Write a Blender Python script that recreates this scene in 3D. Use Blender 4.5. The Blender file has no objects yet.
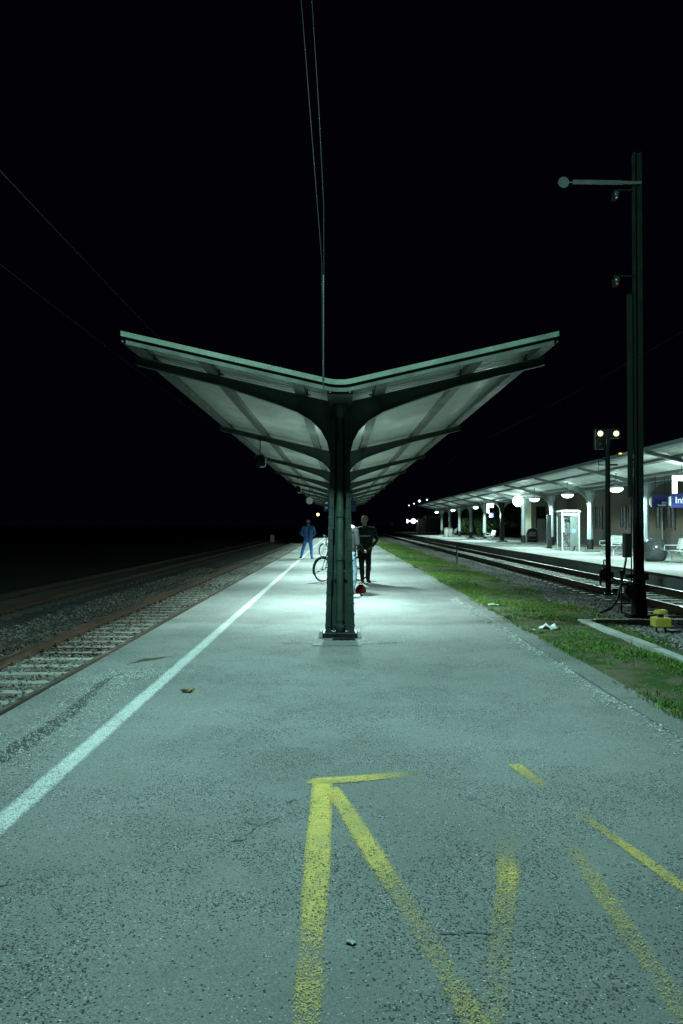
import bpy, bmesh, math, random
import numpy as np
from mathutils import Vector, Matrix, noise as mnoise
random.seed(7); rng = np.random.default_rng(7)
S = bpy.context.scene
COL = S.collection
R = math.radians
PI = math.pi
EYE = 1.57; F = 775.0; VX, VY = 340.0, 524.0

def gp(px, py, z=0.0):
    """where the sight line of a measured photo point meets the level z (used once, to survey the place)"""
    y = F*(EYE-z)/(py-VY)
    return ((px-VX)/F*y, y)

# ------------------------------------------------------------------ tagging
def tag(o, label=None, cat=None, group=None, kind=None):
    if label: o['label'] = label
    if cat: o['category'] = cat
    if group: o['group'] = group
    if kind: o['kind'] = kind
    return o

def empty(name, loc, label, cat, group=None, rz=0):
    o = bpy.data.objects.new(name, None); COL.objects.link(o)
    o.location = loc; o.rotation_euler = (0, 0, rz); o.empty_display_size = .2
    return tag(o, label, cat, group)

# ------------------------------------------------------------------ mesh builder
class MB:
    def __init__(s): s.v = []; s.f = []; s.mi = []; s.cur = 0
    def add(s, vs, fs):
        b = len(s.v); s.v += [tuple(p) for p in vs]
        s.f += [tuple(i+b for i in f) for f in fs]; s.mi += [s.cur]*len(fs)
        return s
    def box(s, x0, x1, y0, y1, z0, z1):
        return s.add([(x0,y0,z0),(x1,y0,z0),(x1,y1,z0),(x0,y1,z0),(x0,y0,z1),(x1,y0,z1),(x1,y1,z1),(x0,y1,z1)],
              [(0,3,2,1),(4,5,6,7),(0,1,5,4),(1,2,6,5),(2,3,7,6),(3,0,4,7)])
    def hexa(s, p):   # 8 points: bottom ring 4, top ring 4
        return s.add(p, [(0,3,2,1),(4,5,6,7),(0,1,5,4),(1,2,6,5),(2,3,7,6),(3,0,4,7)])
    def tube(s, pts, r, n=8, caps=True):
        pts = [Vector(p) for p in pts]
        rs = r if isinstance(r, (list, tuple)) else [r]*len(pts)
        vs = []; fs = []; up = None
        for i, p in enumerate(pts):
            if i == 0: d = pts[1]-p
            elif i == len(pts)-1: d = p-pts[i-1]
            else: d = (pts[i+1]-p).normalized()+(p-pts[i-1]).normalized()
            d.normalize()
            if up is None:
                up = Vector((0,0,1)) if abs(d.z) < .9 else Vector((0,1,0))
            a = d.cross(up).normalized(); b = a.cross(d).normalized(); up = b
            for k in range(n):
                t = 2*PI*k/n
                vs.append(p+(a*math.cos(t)+b*math.sin(t))*rs[i])
        for i in range(len(pts)-1):
            for k in range(n):
                k2 = (k+1) % n
                fs.append((i*n+k, i*n+k2, (i+1)*n+k2, (i+1)*n+k))
        if caps:
            fs.append(tuple(range(n))[::-1]); fs.append(tuple((len(pts)-1)*n+k for k in range(n)))
        return s.add(vs, fs)
    def lathe(s, prof, c=(0,0,0), n=24, sx=1, sy=1):
        vs = []; fs = []
        for r, z in prof:
            for k in range(n):
                t = 2*PI*k/n
                vs.append((c[0]+max(r,1e-4)*math.cos(t)*sx, c[1]+max(r,1e-4)*math.sin(t)*sy, c[2]+z))
        for i in range(len(prof)-1):
            for k in range(n):
                k2 = (k+1) % n
                fs.append((i*n+k, i*n+k2, (i+1)*n+k2, (i+1)*n+k))
        fs.append(tuple(range(n))[::-1]); fs.append(tuple((len(prof)-1)*n+k for k in range(n)))
        return s.add(vs, fs)
    def ball(s, c, rx, ry=None, rz=None, n=16, m=10):
        ry = rx if ry is None else ry; rz = rx if rz is None else rz
        prof = [(math.cos(-PI/2+PI*i/m), math.sin(-PI/2+PI*i/m)) for i in range(m+1)]
        b = len(s.v); s.lathe([(max(a, 1e-3), z) for a, z in prof], (0,0,0), n)
        for i in range(b, len(s.v)):
            x, y, z = s.v[i]; s.v[i] = (c[0]+x*rx, c[1]+y*ry, c[2]+z*rz)
        return s
    def torus(s, c, R0, r, axis='y', n=40, m=8):
        vs = []; fs = []
        for i in range(n):
            t = 2*PI*i/n
            for k in range(m):
                u = 2*PI*k/m; q = R0+r*math.cos(u); h = r*math.sin(u)
                if axis == 'y': vs.append((c[0]+q*math.cos(t), c[1]+h, c[2]+q*math.sin(t)))
                else: vs.append((c[0]+q*math.cos(t), c[1]+q*math.sin(t), c[2]+h))
        for i in range(n):
            for k in range(m):
                fs.append((i*m+k, ((i+1)%n)*m+k, ((i+1)%n)*m+(k+1)%m, i*m+(k+1)%m))
        return s.add(vs, fs)
    def prism_y(s, poly, y0, y1):   # polygon in XZ, extruded along Y
        n = len(poly)
        vs = [(x,y0,z) for x,z in poly]+[(x,y1,z) for x,z in poly]
        fs = [tuple(range(n)), tuple(range(n, 2*n))[::-1]]
        for k in range(n):
            k2 = (k+1) % n; fs.append((k, n+k, n+k2, k2))
        return s.add(vs, fs)
    def move(s, M, start=0):
        for i in range(start, len(s.v)):
            s.v[i] = tuple(M @ Vector(s.v[i]))
        return s
    def build(s, name, mats, parent=None, smooth=False, bevel=0, loc=None):
        me = bpy.data.meshes.new(name); me.from_pydata(s.v, [], s.f)
        mats = mats if isinstance(mats, (list, tuple)) else [mats]
        for m in mats: me.materials.append(m)
        if len(mats) > 1: me.polygons.foreach_set('material_index', s.mi)
        bm = bmesh.new(); bm.from_mesh(me); bmesh.ops.recalc_face_normals(bm, faces=bm.faces[:]); bm.to_mesh(me); bm.free()
        o = bpy.data.objects.new(name, me); COL.objects.link(o)
        if smooth: shade_auto(me, smooth if isinstance(smooth, float) else 40)
        if bevel:
            b = o.modifiers.new('bevel', 'BEVEL'); b.width = bevel; b.segments = 2; b.limit_method = 'ANGLE'
        if parent: o.parent = parent
        if loc: o.location = loc
        return o

def shade_auto(me, deg=40):
    me.polygons.foreach_set('use_smooth', [True]*len(me.polygons))
    bm = bmesh.new(); bm.from_mesh(me)
    lim = R(deg)
    for e in bm.edges:
        if len(e.link_faces) == 2 and e.calc_face_angle(0) > lim: e.smooth = False
    bm.to_mesh(me); bm.free()

def np_mesh(name, verts, faces, mat, parent=None, kind=None, smooth=False):
    me = bpy.data.meshes.new(name)
    nv = len(verts); nf = len(faces); k = faces.shape[1]
    me.vertices.add(nv); me.vertices.foreach_set('co', verts.astype(np.float32).ravel())
    me.loops.add(nf*k); me.loops.foreach_set('vertex_index', faces.astype(np.int32).ravel())
    me.polygons.add(nf)
    me.polygons.foreach_set('loop_start', np.arange(0, nf*k, k, dtype=np.int32))
    me.update(calc_edges=True); me.validate()
    me.polygons.foreach_set('use_smooth', [bool(smooth)]*len(me.polygons))
    me.materials.append(mat)
    o = bpy.data.objects.new(name, me); COL.objects.link(o)
    if parent: o.parent = parent
    if kind: o['kind'] = kind
    return o

def dup(root, loc, rz=None, label=None):
    r = root.copy(); COL.objects.link(r); r.location = loc
    if rz is not None: r.rotation_euler = (0, 0, rz)
    if label: r['label'] = label
    for ch in list(root.children):
        c = ch.copy(); COL.objects.link(c); c.parent = r
        for g in list(ch.children):
            d = g.copy(); COL.objects.link(d); d.parent = c
    return r

# ------------------------------------------------------------------ materials
class NT:
    def __init__(s, mat):
        s.m = mat; s.t = mat.node_tree; s.n = s.t.nodes; s.l = s.t.links
    def node(s, typ, **kw):
        n = s.n.new(typ)
        for k, v in kw.items(): setattr(n, k, v)
        return n
    def link(s, a, b): s.l.new(a, b)
    def val(s, sock, v):
        if isinstance(v, bpy.types.NodeSocket): s.link(v, sock)
        else: sock.default_value = v
    def math(s, op, a, b=0.0, clamp=False):
        n = s.node('ShaderNodeMath', operation=op); n.use_clamp = clamp
        s.val(n.inputs[0], a); s.val(n.inputs[1], b); return n.outputs[0]
    def mix(s, f, a, b):
        n = s.node('ShaderNodeMix', data_type='RGBA')
        s.val(n.inputs[0], f)
        for i, c in ((6, a), (7, b)):
            if isinstance(c, bpy.types.NodeSocket): s.link(c, n.inputs[i])
            else: n.inputs[i].default_value = (*c[:3], 1)
        return n.outputs[2]
    def pos(s): return s.node('ShaderNodeNewGeometry').outputs['Position']
    def obj(s): return s.node('ShaderNodeTexCoord').outputs['Object']
    def noise(s, vec, scale, detail=4, rough=.55, off=None):
        if off:
            m = s.node('ShaderNodeVectorMath', operation='ADD'); s.link(vec, m.inputs[0]); m.inputs[1].default_value = off; vec = m.outputs[0]
        n = s.node('ShaderNodeTexNoise'); n.inputs['Scale'].default_value = scale
        n.inputs['Detail'].default_value = detail; n.inputs['Roughness'].default_value = rough
        s.link(vec, n.inputs['Vector']); return n.outputs['Fac']
    def voro(s, vec, scale, feature='F1'):
        n = s.node('ShaderNodeTexVoronoi', feature=feature); n.inputs['Scale'].default_value = scale
        s.link(vec, n.inputs['Vector']); return n
    def ramp(s, f, lo, hi, a=0.0, b=1.0):
        n = s.node('ShaderNodeMapRange'); n.interpolation_type = 'SMOOTHSTEP'
        s.val(n.inputs[0], f); s.val(n.inputs[1], lo); s.val(n.inputs[2], hi); s.val(n.inputs[3], a); s.val(n.inputs[4], b)
        return n.outputs[0]
    def bump(s, h, strength=.3, dist=.01):
        n = s.node('ShaderNodeBump'); n.inputs['Strength'].default_value = strength; n.inputs['Distance'].default_value = dist
        s.link(h, n.inputs['Height']); return n.outputs[0]

def new_mat(name):
    m = bpy.data.materials.new(name); m.use_nodes = True
    t = NT(m); t.p = m.node_tree.nodes['Principled BSDF']
    t.out = m.node_tree.nodes['Material Output']
    return m, t

def simple(name, col, rough=.6, metal=0.0, var=.25, scale=6, fine=60, bump=.08, dirt=None, spec=.5):
    """paint, steel, cloth...: base colour with broad and fine variation, optional dirt colour in patches"""
    m, t = new_mat(name)
    v = t.obj()
    n1 = t.noise(v, scale, 5); n2 = t.noise(v, fine, 4)
    f = t.math('ADD', t.math('MULTIPLY', n1, .6), t.math('MULTIPLY', n2, .4))
    c = t.mix(t.ramp(f, .3, .7), [x*(1-var) for x in col], [min(1, x*(1+var)) for x in col])
    if dirt is not None:
        c = t.mix(t.ramp(t.noise(v, scale*.7, 7, .65, (5,3,1)), .52, .72, 0, .75), c, dirt)
    t.link(c, t.p.inputs['Base Color'])
    t.p.inputs['Metallic'].default_value = metal
    t.link(t.ramp(n1, .3, .7, max(.05, rough-.12), min(1, rough+.12)), t.p.inputs['Roughness'])
    t.p.inputs['Specular IOR Level'].default_value = spec
    if bump: t.link(t.bump(n2, bump, .01), t.p.inputs['Normal'])
    return m

def glow(name, col, strength):
    m, t = new_mat(name)
    t.p.inputs['Base Color'].default_value = (*[.8*c for c in col], 1)
    t.p.inputs['Emission Color'].default_value = (*col, 1); t.p.inputs['Emission Strength'].default_value = strength
    return m

def asphalt_layers(t, p):
    """dark pits, pale chips and patchiness of worn asphalt; shared by the asphalt and by the paint that lies on it"""
    patch = t.noise(p, .9, 3, .6, (3.1, 1.7, 0))
    patch2 = t.noise(p, 2.3, 3, .6, (9.1, 4.7, 0))
    dens = t.ramp(t.math('ADD', t.math('MULTIPLY', patch, .6), t.math('MULTIPLY', patch2, .4)), .40, .62)
    warp = t.node('ShaderNodeVectorMath', operation='ADD'); t.link(p, warp.inputs[0])
    nz = t.node('ShaderNodeTexNoise'); nz.inputs['Scale'].default_value = 60; t.link(p, nz.inputs['Vector'])
    sc = t.node('ShaderNodeVectorMath', operation='SCALE'); t.link(nz.outputs['Color'], sc.inputs[0]); sc.inputs['Scale'].default_value = .009
    t.link(sc.outputs[0], warp.inputs[1]); w = warp.outputs[0]
    a = t.voro(w, 92); sx = t.node('ShaderNodeSeparateColor'); t.link(a.outputs['Color'], sx.inputs[0])
    sel = t.math('LESS_THAN', sx.outputs[0], t.ramp(dens, 0, 1, .08, .80))
    rad = t.ramp(sx.outputs[1], 0, 1, .22, .56)
    pit = t.math('MULTIPLY', sel, t.ramp(t.math('SUBTRACT', rad, a.outputs['Distance']), -.02, .1))
    b = t.voro(w, 118); sb = t.node('ShaderNodeSeparateColor'); t.link(b.outputs['Color'], sb.inputs[0])
    selb = t.math('LESS_THAN', sb.outputs[0], t.ramp(patch2, .4, .65, .05, .24))
    chip = t.math('MULTIPLY', selb, t.ramp(t.math('SUBTRACT', t.ramp(sb.outputs[1], 0, 1, .14, .42), b.outputs['Distance']), -.02, .08))
    fine = t.voro(p, 170); sf = t.node('ShaderNodeSeparateColor'); t.link(fine.outputs['Color'], sf.inputs[0])
    return dict(pit=pit, chip=chip, dens=dens, patch=patch, patch2=patch2, grain=sf.outputs[0], bright=sb.outputs[2])

def asphalt_mat(name, base, light=1.0):
    m, t = new_mat(name); p = t.pos(); L = asphalt_layers(t, p)
    c = t.mix(L['grain'], [x*.66 for x in base], [x*1.34 for x in base])
    stain = t.noise(p, .35, 6, .62)
    c = t.mix(t.ramp(stain, .40, .60, 0, .55), c, [x*.62 for x in base])
    c = t.mix(t.ramp(t.noise(p, 1.6, 7, .7, (4, 8, 0)), .56, .74, 0, .3), c, [x*1.5 for x in base])
    c = t.mix(t.math('MULTIPLY', L['chip'], t.ramp(L['bright'], 0, 1, .25, 1.0)), c, (.62, .63, .60))
    c = t.mix(t.math('MULTIPLY', L['pit'], .92), c, (.012, .013, .013))
    t.link(c, t.p.inputs['Base Color']); t.p.inputs['Roughness'].default_value = .82
    t.p.inputs['Specular IOR Level'].default_value = .3
    h = t.math('SUBTRACT', t.math('ADD', t.math('MULTIPLY', L['grain'], .25), t.math('MULTIPLY', L['chip'], .4)), L['pit'])
    t.link(t.bump(h, .55, .006), t.p.inputs['Normal'])
    return m

def paint_mat(name, col, dirtcol, pitcut=1.0):
    """paint worn through to the asphalt: the 'wear' attribute says how much is left, noise and pits eat it"""
    m, t = new_mat(name); p = t.pos(); L = asphalt_layers(t, p)
    at = t.node('ShaderNodeAttribute', attribute_name='wear')
    uv = t.node('ShaderNodeUVMap'); su = t.node('ShaderNodeSeparateXYZ'); t.link(uv.outputs[0], su.inputs[0])
    edge = t.math('MULTIPLY', t.math('ABSOLUTE', t.math('SUBTRACT', su.outputs[1], .5)), 2)
    edge = t.ramp(edge, .55, 1.0, 0, .40)
    n = t.noise(p, 45, 5, .75); nb = t.noise(p, 5, 4, .6, (2, 2, 0)); nf = t.noise(p, 170, 2, .6)
    q = t.math('ADD', at.outputs['Fac'], t.math('MULTIPLY', t.math('SUBTRACT', n, .5), 1.5))
    q = t.math('ADD', q, t.math('MULTIPLY', t.math('SUBTRACT', nb, .5), .7))
    q = t.math('ADD', q, t.math('MULTIPLY', t.math('SUBTRACT', nf, .5), 2.6))
    q = t.math('SUBTRACT', q, edge)
    q = t.ramp(q, .50, .70)
    q = t.math('MULTIPLY', q, t.math('SUBTRACT', 1.0, t.math('MULTIPLY', L['pit'], pitcut)), True)
    q = t.math('MULTIPLY', q, t.ramp(at.outputs['Fac'], 0, .9, .5, .93))
    c = t.mix(t.ramp(nb, .35, .7), col, dirtcol)
    c = t.mix(t.math('MULTIPLY', L['grain'], .35), c, [x*.6 for x in dirtcol])
    t.link(c, t.p.inputs['Base Color']); t.p.inputs['Roughness'].default_value = .75
    tr = t.node('ShaderNodeBsdfTransparent'); mx = t.node('ShaderNodeMixShader')
    t.link(q, mx.inputs[0]); t.link(tr.outputs[0], mx.inputs[1]); t.link(t.p.outputs[0], mx.inputs[2])
    t.link(mx.outputs[0], t.out.inputs['Surface'])
    return m

def crack_mat(name, col, chips=0.0):
    m, t = new_mat(name); p = t.pos(); L = asphalt_layers(t, p)
    at = t.node('ShaderNodeAttribute', attribute_name='wear')
    uv = t.node('ShaderNodeUVMap'); su = t.node('ShaderNodeSeparateXYZ'); t.link(uv.outputs[0], su.inputs[0])
    edge = t.math('MULTIPLY', t.math('ABSOLUTE', t.math('SUBTRACT', su.outputs[1], .5)), 2)
    n = t.noise(p, 22, 6, .7); nb = t.noise(p, 6, 4, .6, (7, 2, 0))
    q = t.math('ADD', at.outputs['Fac'], t.math('MULTIPLY', t.math('SUBTRACT', n, .5), 2.2))
    q = t.math('ADD', q, t.math('MULTIPLY', t.math('SUBTRACT', nb, .5), 1.5))
    q = t.math('SUBTRACT', q, t.math('MULTIPLY', edge, .75))
    q = t.ramp(q, .3, .5)
    c = t.mix(L['grain'], [x*.5 for x in col], [x*1.5 for x in col])
    if chips:
        v = t.voro(p, 75); sv = t.node('ShaderNodeSeparateColor'); t.link(v.outputs['Color'], sv.inputs[0])
        ch = t.math('MULTIPLY', t.math('LESS_THAN', sv.outputs[0], chips), t.ramp(v.outputs['Distance'], .45, .3))
        c = t.mix(ch, c, (.5, .52, .5))
    t.link(c, t.p.inputs['Base Color']); t.p.inputs['Roughness'].default_value = .7
    t.link(t.bump(n, .5, .01), t.p.inputs['Normal'])
    tr = t.node('ShaderNodeBsdfTransparent'); mx = t.node('ShaderNodeMixShader')
    t.link(q, mx.inputs[0]); t.link(tr.outputs[0], mx.inputs[1]); t.link(t.p.outputs[0], mx.inputs[2])
    t.link(mx.outputs[0], t.out.inputs['Surface'])
    return m

def island_mat(name, a, b, rough=.85, c=None):
    """stones / blades: every loose piece gets its own tone"""
    m, t = new_mat(name)
    g = t.node('ShaderNodeNewGeometry'); rnd = g.outputs['Random Per Island']
    col = t.mix(rnd, a, b)
    if c is not None: col = t.mix(t.math('GREATER_THAN', t.math('FRACT', t.math('MULTIPLY', rnd, 37.7)), .82), col, c)
    col = t.mix(t.math('MULTIPLY', t.noise(g.outputs['Position'], 90, 3), .4), col, [x*.5 for x in a])
    t.link(col, t.p.inputs['Base Color']); t.p.inputs['Roughness'].default_value = rough
    t.p.inputs['Specular IOR Level'].default_value = .3
    return m

M = {}
M['asphalt'] = asphalt_mat('worn_asphalt', (.165, .168, .168))
M['far_paving'] = asphalt_mat('far_paving', (.30, .31, .30))
M['white_paint'] = paint_mat('white_paint', (.62, .64, .62), (.42, .45, .44), .95)
M['yellow_paint'] = paint_mat('yellow_paint', (.63, .46, .09), (.40, .31, .09), 1.0)
M['tar'] = crack_mat('tar_crack', (.022, .023, .024), .22)
M['crack'] = crack_mat('thin_crack', (.03, .032, .032))
M['brown_dirt'] = crack_mat('brown_dirt', (.05, .035, .018))
M['stain'] = crack_mat('dark_stain', (.035, .036, .034))
M['kerb'] = asphalt_mat('kerb_concrete', (.150, .152, .148))
M['slab'] = simple('slab_concrete', (.12, .13, .12), .85, var=.25, scale=3, fine=80, bump=.35, dirt=(.07,.075,.06))
M['concrete'] = simple('concrete', (.28, .285, .27), .85, var=.25, scale=3, fine=80, bump=.35, dirt=(.10,.10,.085))
M['sleeper'] = simple('sleeper_concrete', (.24, .24, .22), .85, var=.3, scale=4, fine=70, bump=.4, dirt=(.13,.115,.09))
M['sleeper_pale'] = simple('pale_sleeper_concrete', (.40, .40, .37), .85, var=.25, scale=4, fine=70, bump=.4, dirt=(.24,.22,.18))
M['rust'] = simple('rusty_steel', (.062, .036, .021), .75, .2, var=.4, scale=5, fine=60, bump=.3, dirt=(.05,.032,.022))
M['railtop'] = simple('worn_rail_top', (.36, .34, .32), .48, 1.0, var=.15, scale=3)
M['green_steel'] = simple('dark_green_paint', (.014, .027, .022), .45, var=.35, scale=4, fine=40, bump=.15, dirt=(.022,.024,.018))
M['arm_green_lit'] = simple('column_green_bounce_lit', (.036, .062, .052), .5, var=.3, scale=4, fine=40, bump=.15, dirt=(.045,.05,.04))  # column green, lightened so its colour carries light bounced up from the floor
M['pipe_green'] = simple('pipe_green_paint', (.024, .042, .032), .45, var=.25, scale=4, fine=40, bump=.1, dirt=(.026,.028,.020))
M['trim_green'] = simple('pale_green_trim', (.047, .070, .051), .55, var=.2, scale=3, fine=40, bump=.1, dirt=(.035,.048,.036))
M['board_green'] = simple('mid_green_board', (.022, .032, .025), .55, var=.25, scale=3, fine=40, bump=.1)
M['purlin'] = simple('grey_purlin', (.10, .11, .10), .5, var=.2, scale=3, fine=40, bump=.1, dirt=(.08,.085,.07))
M['sheet'] = simple('grey_roof_sheet', (.50, .52, .47), .40, var=.14, scale=1.2, fine=20, bump=.05, dirt=(.33,.345,.30))
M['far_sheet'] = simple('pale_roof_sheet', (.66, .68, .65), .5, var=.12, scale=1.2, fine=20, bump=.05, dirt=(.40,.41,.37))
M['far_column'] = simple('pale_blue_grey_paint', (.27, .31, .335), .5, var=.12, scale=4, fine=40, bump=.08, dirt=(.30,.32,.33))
M['far_arm'] = simple('grey_arm_paint', (.16, .18, .18), .5, var=.2, scale=4, fine=40, bump=.08)
M['black_sleeve'] = simple('black_sleeve', (.006, .006, .007), .5, var=.3)
M['black'] = simple('black_paint', (.006, .0065, .007), .45, var=.3, bump=.05)
M['dark_metal'] = simple('dark_metal', (.035, .04, .04), .4, .6, var=.3)
M['steel'] = simple('brushed_steel', (.42, .44, .44), .32, .9, var=.12)
M['arm_grey'] = simple('weathered_arm_enamel', (.045, .052, .048), .6, var=.15)
M['mast'] = simple('mast_paint', (.0045, .0085, .0065), .75, var=.35, scale=5, fine=50, bump=.2, dirt=(.010,.009,.007), spec=.12)
M['white'] = simple('white_enamel', (.68, .70, .68), .45, var=.08)
M['dirty_white'] = simple('dirty_white', (.46, .48, .46), .6, var=.15, dirt=(.3,.3,.27))
M['grey_box'] = simple('grey_cabinet', (.12, .14, .13), .55, var=.2)
M['yellow_box'] = simple('yellow_box', (.32, .26, .035), .5, var=.2, scale=8, dirt=(.30,.22,.03))
M['lamp'] = glow('cold_lamp_glass', (.74, 1.0, .93), 5.0)
M['lamp_far'] = glow('distant_lamp_glass', (.70, 1.0, .95), 2.0)
M['warm_lamp'] = glow('warm_signal_lens', (1.0, .95, .50), 1.5)
M['amber'] = glow('amber_lens', (1.0, .55, .15), 2.5)
M['yellow_lamp'] = glow('yellow_signal_lens', (1.0, .82, .30), 5.0)
M['blue_screen'] = glow('blue_screen', (.10, .55, 1.0), 2.2)
M['cyan_screen'] = glow('lit_panel', (.45, .95, 1.0), 2.6)
M['sign_blue'] = simple('sign_blue', (.008, .010, .10), .4, var=.1, bump=0)
M['lens_green'] = simple('green_glass', (.012, .045, .034), .15, var=.1, bump=0, spec=1.0)
M['lens_red'] = simple('red_glass', (.20, .03, .02), .08, var=.1, bump=0, spec=1.0)
M['glass_dark'] = simple('dark_window_glass', (.012, .014, .015), .45, var=.1, bump=0, spec=.2)
M['wall_brown'] = simple('brown_render', (.085, .066, .048), .9, var=.25, scale=1.0, fine=40, bump=.25, dirt=(.07,.05,.035))
M['wall_cream'] = simple('cream_render', (.34, .32, .24), .9, var=.12, scale=1.0, fine=40, bump=.2, dirt=(.25,.23,.17))
M['plinth'] = simple('dark_plinth', (.06, .055, .05), .85, var=.25)
M['roof_tile'] = simple('dark_roof', (.05, .035, .03), .8, var=.3)
M['ball'] = simple('polished_grey_stone', (.06, .066, .07), .10, var=.25, scale=9, fine=80, bump=.02, spec=.7)
M['bench_white'] = simple('bench_white_wire', (.55, .58, .57), .45, var=.08)
M['tyre'] = simple('tyre_rubber', (.014, .014, .015), .7, var=.2)
M['bike_black'] = simple('bike_black', (.012, .022, .018), .3, var=.15, bump=0)
M['bike_silver'] = simple('bike_silver', (.40, .42, .42), .3, .8, var=.1, bump=0)
M['reflector'] = simple('orange_reflector', (.8, .25, .03), .3, var=.1, bump=0)
M['red_cloth'] = simple('red_cloth', (.10, .008, .010), .8, var=.3, bump=.1, spec=.08)
M['skin'] = simple('skin', (.36, .20, .13), .55, var=.12, bump=.03)
M['hair_dark'] = simple('dark_hair', (.022, .016, .012), .6, var=.4, fine=200, bump=.3)
M['hair_grey'] = simple('short_grey_hair', (.28, .25, .22), .6, var=.3, fine=200, bump=.3)
M['blue_cloth'] = simple('blue_work_cloth', (.060, .145, .34), .85, var=.2, scale=9, fine=90, bump=.15, spec=.08)
M['blue_cloth2'] = simple('blue_trouser_cloth', (.050, .17, .46), .85, var=.2, scale=9, fine=90, bump=.15, spec=.08)
M['jacket_green'] = simple('dark_green_jacket', (.016, .036, .028), .7, var=.3, scale=9, fine=90, bump=.15, spec=.08)
M['black_cloth'] = simple('black_cloth', (.010, .011, .013), .8, var=.3, bump=.15, spec=.08)
M['grey_hoodie'] = simple('dark_grey_jacket', (.008, .009, .011), .85, var=.3, scale=9, fine=90, bump=.2, spec=.08)
M['pale_hood'] = simple('pale_hood', (.20, .22, .235), .85, var=.15, bump=.2, spec=.08)
M['jeans'] = simple('light_jeans', (.085, .125, .165), .85, var=.2, scale=9, fine=120, bump=.2, spec=.08)
M['shoe'] = simple('black_shoe', (.012, .012, .014), .5, var=.2)
M['shoe_pale'] = simple('pale_shoe', (.35, .38, .40), .6, var=.2)
M['eye'] = simple('eye', (.02, .015, .012), .2, var=.1, bump=0)
M['lips'] = simple('lips', (.24, .09, .07), .5, var=.1, bump=0)
M['stone'] = island_mat('ballast_stone', (.06, .058, .052), (.25, .245, .225), .9, (.15, .11, .08))
M['stone_right'] = island_mat('grey_gravel', (.10, .10, .10), (.27, .27, .27), .9, (.16, .12, .09))
M['stone_dark'] = island_mat('dark_ballast_stone', (.025, .022, .02), (.10, .09, .08), .9, (.07, .045, .03))
M['chips'] = island_mat('pale_chips', (.22, .23, .22), (.70, .72, .70), .8)
M['grass'] = island_mat('grass_blade', (.042, .12, .014), (.115, .23, .030), .7, (.18, .16, .045))
M['leaves'] = island_mat('tree_leaf', (.018, .045, .012), (.06, .10, .025), .7)
M['bark'] = simple('bark', (.06, .045, .032), .9, var=.4, bump=.5)
M['leaf_brown'] = simple('dry_leaf', (.20, .12, .045), .8, var=.4, scale=20)
M['paper'] = simple('paper_scrap', (.30, .32, .32), .8, var=.1)
M['wire'] = simple('overhead_wire_metal', (.0035, .005, .005), .8, .0, var=.1, bump=0, spec=.1)

M['wire_grey'] = simple('grey_wire', (.010, .013, .014), .8, .0, var=.1, bump=0, spec=.1)
# ground: soil under the grass, grey gravel on the right, dark ballast on the left
def ground_mat():
    m, t = new_mat('ground_soil_and_gravel'); p = t.pos()
    sp = t.node('ShaderNodeSeparateXYZ'); t.link(p, sp.inputs[0]); x = sp.outputs[0]
    wob = t.math('ADD', x, t.math('MULTIPLY', t.math('SUBTRACT', t.noise(p, .8, 5, .6), .5), 1.4))
    v = t.voro(p, 22); sv = t.node('ShaderNodeSeparateColor'); t.link(v.outputs['Color'], sv.inputs[0])
    grav = t.mix(sv.outputs[0], (.06, .06, .058), (.20, .20, .195))
    dark = t.mix(sv.outputs[0], (.025, .026, .024), (.085, .083, .075))
    dark = t.mix(t.ramp(t.noise(p, .7, 5), .5, .68, 0, .6), dark, (.022, .032, .012))
    soil = t.mix(t.noise(p, 14, 8, .8), (.035, .030, .018), (.16, .13, .09))
    soil = t.mix(t.ramp(t.noise(p, 2.2, 5, .6, (1, 5, 0)), .42, .56), soil, (.030, .060, .014))
    c = t.mix(t.ramp(wob, 4.7, 5.1), soil, grav)
    c = t.mix(t.ramp(t.math('ABSOLUTE', t.math('SUBTRACT', x, 7.48)), 1.3, 1.1), c, dark)
    c = t.mix(t.ramp(x, 0, .2), dark, c)
    t.link(c, t.p.inputs['Base Color']); t.p.inputs['Roughness'].default_value = .95
    t.p.inputs['Specular IOR Level'].default_value = .2
    t.link(t.bump(t.math('ADD', v.outputs['Distance'], t.noise(p, 60, 4)), .7, .03), t.p.inputs['Normal'])
    return m
M['ground'] = ground_mat()

# ------------------------------------------------------------------ the setting: ground, platforms
prof = [(-260,-.4),(-60,-.6),(-20,-.7),(-13,-.72),(-11,-.66),(-10.4,-.64),(-7.4,-.64),(-6.9,-.70),(-6.4,-.76),(-6.0,-.74),(-5.6,-.698),
        (-3.4,-.698),(-3.0,-.74),(-2.7,-.76),(-1,-.9),(1,-.9),(2.5,-.3),(2.74,-.06),(2.9,-.045),(3.2,-.05),(3.6,-.06),(4.0,-.075),(4.4,-.09),(4.8,-.115),
        (5.2,-.15),(5.6,-.19),(6.0,-.235),(6.4,-.24),(8.6,-.24),(9.1,-.28),(9.4,-.5),(16.8,-.5),(17.3,-.12),(20,0.0),(40,.1),(260,.5)]
ysg = list(np.arange(-12, 45, .3))+list(np.arange(45, 120, 2))+[140,170,210,270,350,450,600]
gv = []
for y in ysg:
    for x, z in prof:
        n = mnoise.noise(Vector((x*1.3, y*1.3, 0)))*.025+mnoise.noise(Vector((x*.3, y*.3, 4)))*.03
        k = 0 if (abs(x) < 2.85 or x > 9.2) else (.35 if 6 < x < 9.2 or -10.5 < x < -3 else 1)
        gv.append((x, y, z+n*k))
nx = len(prof)
gf = [(i*nx+j, i*nx+j+1, (i+1)*nx+j+1, (i+1)*nx+j) for i in range(len(ysg)-1) for j in range(nx-1)]
b = MB(); b.add(gv, gf); g = b.build('ground', M['ground'], smooth=80.0); tag(g, kind='structure')

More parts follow.
